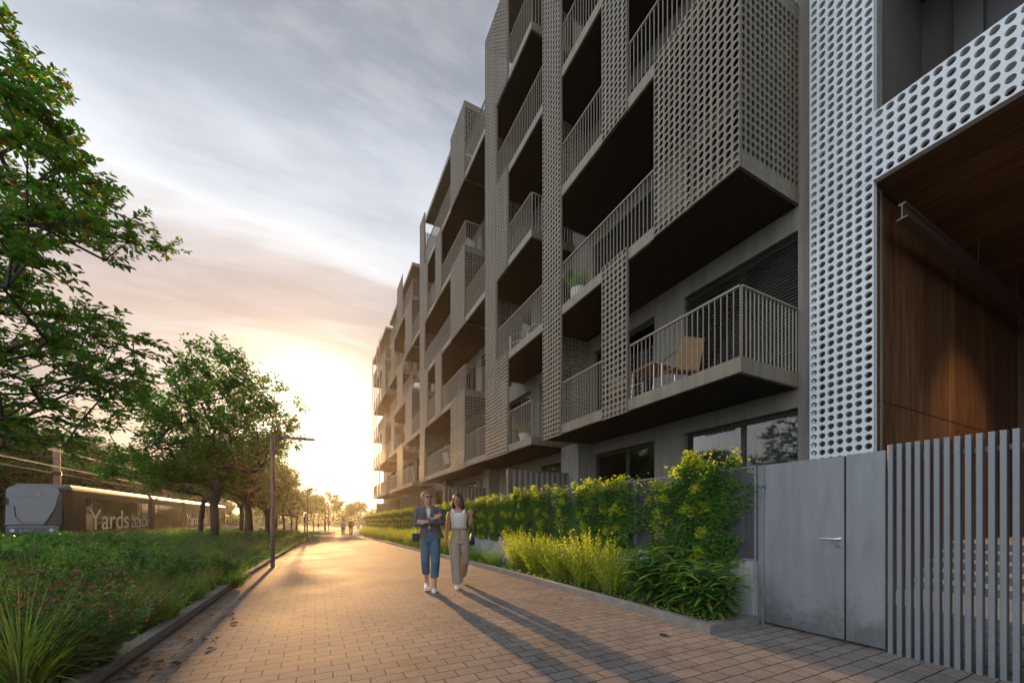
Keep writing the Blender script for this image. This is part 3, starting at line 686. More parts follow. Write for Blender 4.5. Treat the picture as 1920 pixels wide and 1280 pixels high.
# ------------------------------------------------------------------ vegetation toolkit
def unit(v): return v / np.maximum(np.linalg.norm(v, axis=-1, keepdims=True), 1e-9)
def leaves(mb, P, D, N, L, W, fold=.25, simple=False):
    P = np.asarray(P, float); D = unit(np.asarray(D, float)); N = np.asarray(N, float)
    S = unit(np.cross(D, N)); N = unit(np.cross(S, D)); L = np.broadcast_to(L, (len(P),))[:, None]; W = np.broadcast_to(W, (len(P),))[:, None]
    n = len(P)
    if simple:
        V = np.stack([P, P + D * L * .5 + S * W * .5, P + D * L, P + D * L * .5 - S * W * .5], 1)
        F = np.arange(n)[:, None] * 4 + np.array([0, 1, 2, 3]); mb.add(V.reshape(-1, 3), F); return
    up = N * W * fold
    V = np.stack([P, P + D * L * .3 + S * W * .45 + up, P + D * L * .68 + S * W * .36 + up, P + D * L - N * L * .08, P + D * L * .68 - S * W * .36 + up, P + D * L * .3 - S * W * .45 + up], 1)
    F = (np.arange(n)[:, None, None] * 6 + np.array([[0, 1, 2, 3], [0, 3, 4, 5]])[None]).reshape(-1, 4); mb.add(V.reshape(-1, 3), F)
def blades(mb, P, H, L, W, rise, droop, seg=5, prof='grass'):
    """curved strips: P base, H horizontal unit direction, L length, rise = initial upward share"""
    n = len(P); t = np.linspace(0, 1, seg + 1)[None, :, None]; P = P[:, None, :]; Hh = H[:, None, :]; L = np.broadcast_to(L, (n,))[:, None, None]
    rise = np.broadcast_to(rise, (n,))[:, None, None]; droop = np.broadcast_to(droop, (n,))[:, None, None]
    up = np.array((0, 0, 1.))
    C = P + Hh * L * (t * (1 - rise) + t * t * droop * .5) + up * L * (t * rise - t * t * droop * .55)
    S = np.stack([-H[:, 1], H[:, 0], np.zeros(n)], 1)[:, None, :]
    W = np.broadcast_to(W, (n,))[:, None, None]
    pr = (1 - t ** 1.6) * .9 + .02 if prof == 'grass' else np.sin(np.pi * np.clip(t * .93 + .05, 0, 1)) ** .75
    A = C + S * W * pr * .5; B = C - S * W * pr * .5
    if prof != 'grass':
        M_ = C - up * W * pr * .22
        V = np.stack([A, M_, B], 2).reshape(n, -1, 3); k_ = 3
        f = [(3 * i, 3 * i + 1, 3 * i + 4, 3 * i + 3) for i in range(seg)] + [(3 * i + 1, 3 * i + 2, 3 * i + 5, 3 * i + 4) for i in range(seg)]
    else:
        V = np.stack([A, B], 2).reshape(n, -1, 3); k_ = 2
        f = [(2 * i, 2 * i + 1, 2 * i + 3, 2 * i + 2) for i in range(seg)]
    F = (np.arange(n)[:, None, None] * (seg + 1) * k_ + np.array(f)[None]).reshape(-1, 4); mb.add(V.reshape(-1, 3), F)
def rdir(rs, n, zlo=-1, zhi=1):
    a = rs.uniform(0, 2 * np.pi, n); zc_ = rs.uniform(zlo, zhi, n); r = np.sqrt(1 - zc_ ** 2); return np.stack([np.cos(a) * r, np.sin(a) * r, zc_], 1)

L_TREE = leafmat('tree_leaf', [(.04, .10, .022), (.055, .13, .028), (.085, .17, .035), (.045, .11, .025), (.13, .19, .035), (.06, .14, .03)], .5)
L_FORE = leafmat('foreground_leaf', [(.035, .10, .025), (.05, .13, .03), (.07, .16, .035), (.04, .11, .025), (.15, .19, .035), (.045, .12, .025), (.22, .17, .035), (.06, .14, .03), (.28, .09, .03)], .5)
L_FAR = leafmat('far_leaf', [(.05, .075, .018), (.08, .11, .025), (.11, .13, .03)], .5)
L_WOOD = leafmat('dark_woodland_leaf', [(.022, .10, .028), (.03, .13, .035), (.055, .18, .045), (.13, .24, .045)], .25)
L_IVY = leafmat('climber_leaf', [(.045, .12, .03), (.07, .17, .035), (.05, .13, .03), (.14, .23, .04), (.06, .15, .03)], .35, .35)
L_IVYT = leafmat('climber_sunlit_tip', [(.38, .40, .05), (.48, .44, .06), (.28, .36, .05), (.20, .30, .05)], .5, .4, tcol=(1.0, 1.2, .2))  # sunlight on the hedge tops, put into the leaf colour
L_GOLD = leafmat('sunlit_gold_leaf', [(.36, .44, .045), (.52, .53, .05), (.25, .36, .045), (.66, .58, .06)], .5, tcol=(1.05, 1.25, .2))  # sunlit yellow of these shrubs is mixed into the leaf colours
L_GREEN = leafmat('mid_green_leaf', [(.10, .23, .045), (.16, .31, .06), (.30, .40, .07), (.11, .26, .055), (.42, .42, .08)], .45)
L_DARKG = leafmat('dark_green_leaf', [(.05, .13, .05), (.07, .17, .06), (.10, .21, .06)], .3, .35)
L_BLUEG = leafmat('grey_green_leaf', [(.10, .15, .10), (.14, .19, .13), (.09, .13, .09)], .35)
L_LANCE = leafmat('lance_leaf', [(.045, .12, .035), (.07, .17, .04), (.06, .14, .04), (.14, .24, .05), (.26, .26, .06)], .35, .32)
L_GRASS = leafmat('grass_blade', [(.13, .19, .06), (.20, .23, .08), (.32, .27, .10), (.11, .17, .06), (.38, .28, .14), (.30, .16, .09)], .45)
L_SEED = leafmat('seed_head', [(.16, .07, .04), (.22, .11, .07), (.12, .05, .035)], .2, .8)

def tree_mesh(seed, trunk_h, fork, targets, tip_r, clus_r, n_tw, n_lf, ll, lw, trunk_r, lean=(0, 0), twig_tubes=False, maxr=.2, flatz=.6, simple=False):
    """grow a skeleton from the trunk to the crown targets, then twigs and leaves on the ends"""
    rs = np.random.RandomState(seed)
    nodes = []; par = []
    nt = 8
    for i in range(nt + 1):
        t_ = i / nt; nodes.append(np.array([lean[0] * t_ ** 1.5 + .03 * math.sin(3 * t_), lean[1] * t_ ** 1.5 + .03 * math.sin(4 * t_), trunk_h * t_])); par.append(i - 1)
    top = nodes[-1]; leader = nt
    for i in range(fork):
        nodes.append(nodes[-1] + np.array([rs.uniform(-.12, .12), rs.uniform(-.12, .12), .55])); par.append(len(nodes) - 2)
    targets = np.asarray(targets); order = np.argsort(np.linalg.norm(targets - top, axis=1)); ends = []
    for ti in order:
        p = targets[ti]; A = np.array(nodes[4:]); d = np.linalg.norm(A - p, axis=1)
        below = np.clip(A[:, 2] - p[2] + .1, 0, None); c = d + 1.6 * below + .12 * np.linalg.norm(A - top, axis=1)
        j = int(np.argmin(c)) + 4; a = nodes[j]; L = np.linalg.norm(p - a); ns = max(1, int(L / .55)); prev = j
        bow = np.array([rs.normal(0, .07), rs.normal(0, .07), .10]) * L
        for q in range(1, ns + 1):
            t_ = q / ns; nodes.append(a + (p - a) * t_ + bow * math.sin(math.pi * t_) + rs.normal(0, .025, 3) * (t_ < 1)); par.append(prev); prev = len(nodes) - 1
        ends.append(prev)
    N = len(nodes); cnt = np.zeros(N)
    for e in ends: cnt[e] += 1
    for i in range(N - 1, 0, -1):
        if par[i] >= 0: cnt[par[i]] += cnt[i]
    tot = cnt[0] if cnt[0] > 0 else 1
    rad = np.maximum(tip_r, trunk_r * (cnt / tot) ** .55)
    bark = MB()
    for i in range(1, N):
        a, b_ = nodes[par[i]], nodes[i]; seg = 8 if rad[i] > .05 else (5 if rad[i] > .015 else 3)
        r0 = rad[par[i]] if i <= nt else min(rad[par[i]], rad[i] * 1.35)
        if i == 1: r0 *= 1.25
        bark.tube([a, b_], [r0, rad[i]], seg, cap=False)
    fo = MB(); E = np.array([nodes[e] for e in ends]); ne = len(E)
    # twigs
    T = ne * n_tw; base = np.repeat(E, n_tw, 0); outv = unit(base - np.array([0, 0, 0]) - np.array([top[0], top[1], top[2]]))
    dirs = unit(rdir(rs, T, -flatz, flatz) + outv * .9 + np.array([0, 0, .12])); TL = rs.uniform(.55, 1.0, T) * clus_r
    if twig_tubes:
        for i in range(T): bark.tube([base[i], base[i] + dirs[i] * TL[i] * .5 + np.array([0, 0, .02]), base[i] + dirs[i] * TL[i] - np.array([0, 0, .04])], [.006, .004, .002], 3, cap=False)
    n = T * n_lf; tt = (np.tile((np.arange(n_lf) + .7) / n_lf, T)) + rs.uniform(-.03, .03, n)
    D = np.repeat(dirs, n_lf, 0); P = np.repeat(base, n_lf, 0) + D * (tt * np.repeat(TL, n_lf))[:, None]
    if not twig_tubes: P = P + rs.normal(0, clus_r * .13, (n, 3))
    else: P[:, 2] -= .04 * tt
    side = unit(np.cross(D, np.array([0, 0, 1.]) + rs.normal(0, .2, (n, 3)))) * np.where(np.tile(np.arange(n_lf) % 2, T)[:, None] == 0, 1, -1)
    LD = D * .6 + side * .8 + rs.normal(0, .28, (n, 3)); LD[:, 2] -= .18
    NN = np.array([0, 0, 1.]) + rs.normal(0, .42, (n, 3)); sc_ = rs.uniform(.7, 1.2, n)
    leaves(fo, P, LD, NN, ll * sc_, lw * sc_, simple=simple)
    return bark, fo
def crown(rs, n, c, r, lobes=7, zcut=-.8):
    """targets in an uneven crown made of overlapping lobes with gaps between them"""
    out = []
    LB = [(np.array(c) + rdir(rs, 1, -.5, .95)[0] * np.array(r) * rs.uniform(.45, .8), rs.uniform(.30, .5)) for _ in range(lobes)] + [(np.array(c), .78)] * 3
    while len(out) < n:
        lc, lr = LB[rs.randint(len(LB))]; p = rdir(rs, 1)[0] * rs.uniform(.35, 1) ** .5 * lr * np.array(r) + lc
        if (p[2] - c[2]) / r[2] > zcut: out.append(p)
    return np.array(out)
def make_tree(name, seed, trunk_h, fork, targets, leafm, barkm, label, group=None, cat='tree', loc=(0, 0, 0), rz=0, s=1, **kw):
    bk, fo = tree_mesh(seed, trunk_h, fork, targets, **kw)
    root = empty(name, loc, rz); root.scale = (s, s, s); tag(root, label, cat, group)
    bk.build('trunk', barkm, root, smooth=True); fo.build('crown', leafm, root)
    return root

# --- big foreground tree, trunk beyond the left edge of the frame
POLY = [(-900, -500), (-900, 960), (-60, 860), (40, 832), (130, 842), (215, 800), (235, 760), (275, 735), (270, 700), (285, 690), (258, 650), (272, 615), (200, 585), (130, 590), (95, 560), (62, 505), (60, 470), (130, 468), (160, 505), (215, 520), (205, 490), (250, 462), (310, 476), (318, 466), (262, 440), (262, 405), (232, 385), (205, 345), (160, 300), (125, 255), (70, 215), (90, 195), (135, 185), (110, 150), (85, 120), (45, 80), (20, 50), (-40, -20), (-100, -500)]
def inside(x, y, poly):
    c = False; j = len(poly) - 1
    for i in range(len(poly)):
        xi, yi = poly[i]; xj, yj = poly[j]
        if (yi > y) != (yj > y) and x < (xj - xi) * (y - yi) / (yj - yi) + xi: c = not c
        j = i
    return c
rs = np.random.RandomState(11)
TX, TY = -7.6, 7.2
tg = []
tries = 0
while len(tg) < 400 and tries < 200000:
    tries += 1
    p = np.array([rs.uniform(-8.8, -1.0), rs.uniform(4.2, 11.5), rs.uniform(1.9, 10.2)])
    e = ((p[0] + 5.2) / 4.6) ** 2 + ((p[1] - 7.6) / 4.0) ** 2 + ((p[2] - 5.6) / 4.8) ** 2
    if e > 1: continue
    q = proj(p)
    if q is None: continue
    if q[0] < -80 and rs.rand() < .75: continue
    m_ = 14 if q[0] > 0 else 0
    if not inside(q[0] + 12, q[1], POLY) or not inside(q[0], q[1], POLY): continue
    if q[1] > 560 and q[2] < 4.6: continue
    tg.append(p - np.array([TX, TY, 0]))
TG_F = np.array(tg)
make_tree('broadleaf_tree', 3, 2.6, 6, TG_F, L_FORE, M_BARK, 'large overhanging tree with green and a few red leaves at the left edge', loc=(TX, TY, 0), tip_r=.008, clus_r=.46, n_tw=5, n_lf=13, ll=.088, lw=.046, trunk_r=.16, twig_tubes=True, flatz=.45)

# --- main mid-distance tree
rs = np.random.RandomState(21)
tg = crown(rs, 400, (0.1, 0, 5.6), (3.5, 3.3, 3.3), 14)
low = crown(rs, 60, (-1.9, .2, 3.4), (2.2, 2.2, .9), 3)
T_MAIN = make_tree('park_tree', 8, 2.1, 5, np.concatenate([tg, low]), L_TREE, M_BARK, 'tallest wide crowned tree with a dark forked trunk standing in front of the tram', 'trees along the path', loc=(-4.1, 21.7, G(21.7)), tip_r=.012, clus_r=.62, n_tw=5, n_lf=13, ll=.14, lw=.085, trunk_r=.17, simple=False)
rs = np.random.RandomState(31)
T_B = make_tree('park_tree', 9, 1.9, 4, crown(rs, 270, (0, 0, 4.6), (3.0, 3.0, 2.6), 11), L_TREE, M_BARK, 'broad tree with twin dark trunks just right of the tallest tree', 'trees along the path', loc=(-3.6, 27.5, G(27.5)), rz=1, tip_r=.012, clus_r=.66, n_tw=5, n_lf=11, ll=.17, lw=.10, trunk_r=.15, simple=True)
rs = np.random.RandomState(41)
T_C = make_tree('park_tree', 10, 1.7, 3, crown(rs, 130, (0, 0, 3.7), (2.4, 2.4, 1.9), 7), L_FAR, M_BARK, 'low sunlit tree immediately behind the nearest lamp post', 'trees along the path', loc=(-2.9, 31.5, G(31)), rz=2, tip_r=.012, clus_r=.66, n_tw=5, n_lf=10, ll=.19, lw=.12, trunk_r=.11, simple=True)
rs = np.random.RandomState(51)
T_D = make_tree('woodland_tree', 12, 2.4, 5, crown(rs, 260, (0, 0, 5.6), (4.2, 4.2, 5.2), 12, -1), L_WOOD, M_BARKL, 'dark dense tree rising directly behind the tram cab', 'woodland trees behind the tram', loc=(-24, 40, -.5), tip_r=.015, clus_r=1.1, n_tw=6, n_lf=11, ll=.34, lw=.24, trunk_r=.2, simple=True)
def clone(src, label, x, y, s, rz, name=None, zz=None):
    c = copy_tree(src); c.location = (x, y, G(y) if zz is None else zz); c.scale = (s, s, s * random.uniform(.94, 1.06)); c.rotation_euler = (0, 0, rz); tag(c, label); return c
random.seed(4)
for (x, y, s, rz, src, lab) in [
    (-6.2, 29.5, .95, 2.2, T_B, 'tree behind and to the left of the tallest tree, half hidden by it'),
    (-3.4, 35.5, .98, .4, T_B, 'tree with a straight dark trunk seen between the twin trunks and the lamp post'),
    (-2.6, 41.5, .92, 4.0, T_C, 'first hazy golden tree right of the nearest lamp post'),
    (-4.8, 38.5, 1.25, 5.1, T_C, 'rounded tree top between the tallest tree and the nearest lamp post'),
    (-1.9, 49, .95, 1.1, T_C, 'second hazy golden tree right of the nearest lamp post'),
    (-4.0, 52, 1.1, 3.1, T_C, 'pale tree crown behind the second lamp post'),
    (-1.3, 58, 1.0, .2, T_C, 'sunlit tree left of the walking couple'),
    (1.3, 66, 1.08, 2.6, T_C, 'round airy tree with spreading branches behind the walking couple'),
    (-3.2, 66, 1.0, 4.4, T_C, 'faint tree in the glow left of the round airy tree'),
    (4.6, 74, .95, 5.6, T_C, 'low darker tree at the bend of the path, right of the round airy tree'),
    (7.6, 82, 1.0, 3.6, T_C, 'farthest small tree where the path disappears beside the building'),
    (.5, 84, 1.0, 1.9, T_C, 'faint tree top in the glow beyond the walking couple'),
    (-6.5, 46, 1.2, 1.4, T_B, 'tree crown above the rear end of the tram')]:
    clone(src, lab, x, y, s, rz)
wl = ['woodland tree at the far left edge behind the tram', 'woodland tree behind the wooden catenary pole', 'woodland tree over the front tram section', 'taller woodland tree behind the tram roof', 'woodland tree left of the second catenary pole', 'woodland tree behind the second catenary pole', 'woodland tree above the tram joint', 'woodland tree between the second pole and the tallest tree',
      'woodland tree seen through the tallest tree crown', 'distant woodland tree above the last tram section', 'distant woodland tree right of the tallest tree trunk', 'farthest woodland tree at the end of the row']
i = 0
wl += ['low leafy woodland tree filling the second row, number %s along the tram' % w_ for w_ in ('one', 'two', 'three', 'four', 'five', 'six', 'seven', 'eight')]
for (x, y, s, rz) in [(-27, 30, 1.0, 1), (-23, 47, .95, 2), (-26, 56, 1.12, 3), (-22.5, 60, .9, 4.2), (-24.5, 70, 1.05, 5), (-22, 78, .95, .5), (-28, 48, 1.1, 1.5), (-21, 88, 1.0, 2.5), (-22, 100, 1.05, 3.5), (-18, 112, 1.0, 4.5), (-12, 118, .9, 5.5), (-6, 125, .85, .9), (-31, 40, 1.15, 0), (-32, 52, 1.2, 1), (-30, 64, 1.15, 2), (-29, 76, 1.2, 3), (-27, 88, 1.1, 4), (-21.5, 53, .7, 5), (-20.8, 66, .7, 6), (-20.5, 74, .65, 1)]:
    clone(T_D, wl[i], x, y, s, rz, zz=-.5); i += 1

# ------------------------------------------------------------------ plants of the beds
def stems(rs, n, h, spread, upright=.8):
    a = rs.uniform(0, 2 * np.pi, n); r = rs.uniform(0, 1, n) ** .6; H = np.stack([np.cos(a), np.sin(a), np.zeros(n)], 1)
    base = H * (r * spread * .35)[:, None]; tip = H * (r * spread)[:, None]; tip[:, 2] = h * rs.uniform(.55, 1.12, n) * (1 - .35 * r * (1 - upright)); return base, tip, H
def stem_plant(seed, n, h, spread, nl, ll, lw, lm, upright=.8, ldir=.7, tips=None, stemr=.003):
    rs = np.random.RandomState(seed); b0, tp, H = stems(rs, n, h, spread, upright); st = MB(); fo = MB()
    t = (np.tile((np.arange(nl) + rs.uniform(0, 1)) / nl, n)) * .88 + .14; t += rs.uniform(-.03, .03, n * nl)
    B = np.repeat(b0, nl, 0); T_ = np.repeat(tp, nl, 0); Hh = np.repeat(H, nl, 0)
    P = B + (T_ - B) * np.stack([t ** 1.5, t ** 1.5, t], 1); ax = unit(T_ - B)
    D = ax * (1 - ldir) + rdir(rs, n * nl, -.3, .6) * ldir; N = ax * .6 + rs.normal(0, .5, (n * nl, 3)) + np.array([0, 0, .5]); k_ = rs.uniform(.65, 1.2, n * nl) * (1.15 - .45 * t)
    leaves(fo, P, D, N, ll * k_, lw * k_, simple=(ll < .05))
    for i in range(n):
        m_ = b0[i] + (tp[i] - b0[i]) * np.array([.35, .35, .5]); st.tube([b0[i], m_, tp[i]], [stemr, stemr * .8, stemr * .4], 3, cap=False)
    return st, fo, tp
def plant(name, label, cat, group, stm, fol, sm, fm, extra=None):
    r = empty(name); tag(r, label, cat, group)
    if stm: stm.build('stems', sm, r)
    fol.build('foliage', fm, r)
    if extra: extra[0].build(extra[1], extra[2], r)
    return r
M_STEM = mat('green_stem', (.09, .10, .04), .7); M_STEMB = mat('brown_stem', (.10, .06, .04), .8)
def grass_tuft(seed, n, L, W, name='grass_tuft', lm=None, seeds=False):
    rs = np.random.RandomState(seed); a = rs.uniform(0, 2 * np.pi, n); H = np.stack([np.cos(a), np.sin(a), np.zeros(n)], 1); P = H * (rs.uniform(0, .12, n))[:, None] * L
    mb = MB(); ln = L * rs.uniform(.6, 1.1, n)
    blades(mb, P, H, ln, W * rs.uniform(.6, 1.2, n), rs.uniform(.62, .97, n), rs.uniform(.25, .95, n), 6)
    return mb
PR = {}
def hide_proto(o, key): PR[key] = o; return o
hide_proto(plant('grass_tuft', '', 'grass tuft', 'arching grass tufts in the left bed', None, grass_tuft(1, 620, 1.05, .013), None, L_GRASS), 'grassbig')
hide_proto(plant('grass_tuft', '', 'grass tuft', 'arching grass tufts in the left bed', None, grass_tuft(2, 380, .68, .011), None, L_GRASS), 'grass')
s_, f_, tp = stem_plant(3, 85, .55, .42, 46, .032, .011, L_GREEN, .6, .75); hide_proto(plant('feathery_shrub', '', 'shrub', 'feathery green shrubs in the left bed', s_, f_, M_STEM, L_GREEN), 'feather')
s_, f_, tp = stem_plant(33, 70, .50, .46, 46, .034, .012, L_BLUEG, .6, .75); hide_proto(plant('grey_green_shrub', '', 'shrub', 'grey green shrubs in the left bed', s_, f_, M_STEM, L_BLUEG), 'blue')
s_, f_, tp = stem_plant(4, 80, .55, .42, 34, .055, .032, L_DARKG, .5, .8)
sd_ = MB(); rs = np.random.RandomState(9)
for q in tp: leaves(sd_, q + rs.normal(0, .022, (16, 3)), rdir(rs, 16, -.2, 1), rdir(rs, 16), .022, .014, simple=True)
hide_proto(plant('dark_shrub', '', 'shrub', 'dark shrubs with brown seed heads in the left bed', s_, f_, M_STEMB, L_DARKG, (sd_, 'seed_heads', L_SEED)), 'dark')
s_, f_, tp = stem_plant(5, 34, .42, .45, 15, .115, .06, L_DARKG, .4, .8, stemr=.004); hide_proto(plant('broadleaf_plant', '', 'plant', 'dark broad leaved plants in the left bed', s_, f_, M_STEM, L_DARKG), 'broad')
s_, f_, tp = stem_plant(6, 210, .86, .50, 48, .046, .016, L_GOLD, .85, .55); hide_proto(plant('golden_shrub', '', 'shrub', 'golden green shrubs in the right bed', s_, f_, M_STEM, L_GOLD), 'gold')
s_, f_, tp = stem_plant(7, 60, .42, .36, 34, .048, .022, L_GREEN, .6, .7); hide_proto(plant('small_leaf_shrub', '', 'shrub', 'small leaved green shrubs in the left bed', s_, f_, M_STEM, L_GREEN), 'small')
def lance(seed, ns, h, spread):
    rs = np.random.RandomState(seed); st = MB(); fo = MB()
    for i in range(ns):
        a = rs.uniform(0, 6.28); r = rs.uniform(.1, 1) * spread; tipp = np.array([math.cos(a) * r, math.sin(a) * r, h * rs.uniform(.55, 1.05)]); b0 = np.array([math.cos(a) * r * .25, math.sin(a) * r * .25, 0])
        st.tube([b0, b0 * .6 + tipp * .4 + np.array([0, 0, .06]), tipp], [.008, .006, .004], 5, cap=False)
        nl = 20; t = np.linspace(.3, 1.02, nl); P = b0 + (tipp - b0) * t[:, None]; aa = np.arange(nl) * 2.4 + rs.uniform(0, 6); H = np.stack([np.cos(aa), np.sin(aa), np.zeros(nl)], 1)
        blades(fo, P, H, rs.uniform(.18, .30, nl), rs.uniform(.042, .06, nl), rs.uniform(.15, .6, nl), rs.uniform(.4, 1.0, nl), 5, 'lance')
    return st, fo
s_, f_ = lance(1, 30, .74, .48); hide_proto(plant('lance_leaf_bush', '', 'bush', 'glossy lance leaved bushes in the right bed', s_, f_, M_STEMB, L_LANCE), 'lance')
s_, f_ = lance(2, 20, .6, .38); hide_proto(plant('lance_leaf_bush', '', 'bush', 'glossy lance leaved bushes in the right bed', s_, f_, M_STEMB, L_LANCE), 'lance2')
used = set()
def put(key, label, x, y, s, rz, sz=1.0):
    o = PR[key]
    if key in used: o = copy_tree(o)
    used.add(key)
    o.location = (x, y, G(y) + .02); o.rotation_euler = (0, 0, rz); o.scale = (s, s, s * sz); tag(o, label); return o
rg = random.Random(12)
def gxy(px, py, zz=0.05):
    d = FPX * (CAMH - zz) / (py - HOR); xr = (px - 960) / FPX * d
    return xr * math.cos(CAM_A) + d * math.sin(CAM_A), -xr * math.sin(CAM_A) + d * math.cos(CAM_A)
# right bed, near to far
put('lance', 'big glossy lance leaved bush nearest the planter corner and the grey gate', 4.30, 3.05, .95, .3)
put('lance2', 'smaller lance leaved bush at the planter end against the concrete wall', 4.48, 3.02 + .0, .9, 1.9) if False else put('lance2', 'smaller lance leaved bush hanging over the planter corner kerb', 4.32, 3.55, 1.0, 1.2)
put('lance', 'lance leaved bush with yellowed upper leaves beside the first golden shrub', 4.28, 4.15, 1.12, 2.9)
labs = ['golden shrub nearest the camera, touching the lance leaved bush', 'tallest golden shrub in the right bed with upright feathery stems', 'golden shrub just behind the tallest one', 'golden shrub third behind the lance leaved bushes', 'rounded golden shrub to the right of the woman in white']
gy = [4.80, 5.45, 6.25, 7.1, 8.0]; gs = [.85, 1.12, .92, .98, 1.05]
for i in range(5): put('gold', labs[i], 4.26 + rg.uniform(-.05, .05), gy[i], gs[i], rg.uniform(0, 6), 1.0)
yy = 9.0; i = 0
while yy < 42:
    key = rg.choice(['gold', 'gold', 'small', 'gold', 'feather'])
    lab = {'gold': 'golden shrub along the hedge beyond the two women', 'small': 'small leaved green shrub under the hedge beyond the two women', 'feather': 'feathery green shrub under the hedge beyond the two women'}[key]
    o = put(key, lab, 4.2 + rg.uniform(-.06, .06), yy, rg.uniform(.8, 1.1), rg.uniform(0, 6)); o['group'] = {'gold': 'golden shrubs along the far hedge', 'small': 'small leaved shrubs along the far hedge', 'feather': 'feathery shrubs along the far hedge'}[key]
    yy += rg.uniform(.7, 1.0) * (1 if yy < 20 else 1.4)
for (x, y) in ((4.15, 5.1), (4.2, 7.7), (4.1, 6.7), (4.15, 9.3)):
    o = put('grass', 'green grass tuft between the golden shrubs of the right bed', x, y, .55, rg.uniform(0, 6)); o['group'] = 'grass tufts in the right bed'
# left bed: hero plants
put('grassbig', 'large arching grass tuft with yellow and red blades in the bottom left corner', *gxy(40, 1300), 1.05, .5)
put('grass', 'second yellowish grass tuft at the left edge behind the corner tuft', *gxy(-60, 1190), 1.5, 2.0)
put('dark', 'dark shrub with reddish seed heads between the corner grass and the kerb', *gxy(140, 1262), 1.25, 0)
put('dark', 'seed headed shrub behind the corner grass tuft', *gxy(110, 1200), 1.3, 2.2)
put('grassbig', 'dark green arching grass tuft spilling towards the kerb', *gxy(235, 1185), .85, 3.3)
put('small', 'low light green shrub overhanging the kerb beside the dark grass tuft', *gxy(305, 1165), .9, 1)
put('feather', 'feathery shrub leaning over the kerb below the lamp post', *gxy(350, 1130), 1.0, 4)
put('feather', 'feathery shrub behind the dark green grass tuft', *gxy(240, 1130), 1.1, 5)
put('broad', 'dark broad leaved plant near the kerb between the shrubs and the lamp post', *gxy(405, 1085), 1.25, 1)
put('small', 'yellow green sapling at the kerb just left of the lamp post shadow', *gxy(440, 1098), .8, 2)
zone = lambda y: 'in the near part of the left bed' if y < 8 else ('halfway down the left bed' if y < 16 else 'far down the left bed')
side = lambda d: 'beside the kerb' if d < 1.6 else ('midway across' if d < 5 else 'on the tram side')
words = {'feather': ('feathery green shrub', 'feathery green shrubs'), 'blue': ('grey green bushy shrub', 'grey green shrubs'), 'dark': ('dark shrub with brown seed heads', 'dark seed headed shrubs'), 'broad': ('dark broad leaved plant', 'dark broad leaved plants'), 'small': ('small leaved green shrub', 'small leaved shrubs'), 'grass': ('arching grass tuft', 'arching grass tufts')}
yy = 2.6
while yy < 48:
    st_ = .62 if yy < 8 else (.8 if yy < 16 else (1.15 if yy < 28 else 1.7))
    x = interp(LEFT, yy) - .48
    lim = -12.6 if yy > 6 else -2.2 - yy * 1.1
    while x > lim:
        xx = x + rg.uniform(-.15, .15); y2 = yy + rg.uniform(-.2, .2) * st_
        q = proj((xx, y2, .4))
        if q and q[0] > -120 and not (y2 < 5.2 and xx > -3.4):
            nz = math.sin(xx * .9 + 1.3) + math.sin(y2 * .55 + xx * .3)
            if y2 > 16: key = rg.choice(['broad', 'broad', 'feather', 'blue', 'grass', 'small'])
            elif y2 > 9 and xx > -3.5: key = rg.choice(['blue', 'feather', 'blue', 'grass', 'broad'])
            else: key = rg.choice(['feather', 'feather', 'small', 'grass', 'feather', 'blue', 'small', 'feather', 'blue', 'grass', 'dark'] if nz > -.4 else ['feather', 'broad', 'small', 'broad', 'grass'])
            o = put(key, '%s %s, %s' % (words[key][0], zone(y2), side(interp(LEFT, y2) - xx)), xx, y2, rg.uniform(.62, 1.35) * (.92 + .46 * min(1.9, max(0, interp(LEFT, y2) - xx - .4))) * (1 if key != 'broad' else 1.15) * (1 if y2 < 9 else .80), rg.uniform(0, 6.28)); o['group'] = words[key][1] + ' ' + zone(y2)
        x -= st_ * rg.uniform(.75, 1.1)
    yy += st_ * .95
# ground cover between the plants
rs = np.random.RandomState(77); n = 26000; yv = 2 + 42 * rs.rand(n) ** 1.6; le = np.array([interp(LEFT, v) for v in yv]); xv = le - .04 - rs.rand(n) ** 1.2 * 10.5
P = np.stack([xv, yv, np.array([G(v) for v in yv]) + .02 + rs.rand(n) * .12], 1); gc = MB(); leaves(gc, P, rdir(rs, n, -.2, .9), rdir(rs, n, 0, 1), .05 + .0035 * yv, .02 + .0016 * yv, simple=True)
tag(gc.build('ground_cover', L_GREEN), 'low leafy ground cover filling the bed left of the path', 'ground cover', kind='stuff')
n = 5000; yv = 2.95 + 38 * rs.rand(n) ** 1.5; xv = 3.95 + .65 * rs.rand(n)
P = np.stack([xv, yv, np.array([G(v) for v in yv]) + .04 + rs.rand(n) * .08], 1); gc = MB(); leaves(gc, P, rdir(rs, n, 0, .9), rdir(rs, n, 0, 1), .05 + .002 * yv, .02 + .001 * yv, simple=True)
tag(gc.build('ground_cover', L_GREEN), 'low leafy ground cover under the shrubs of the right bed', 'ground cover', kind='stuff')

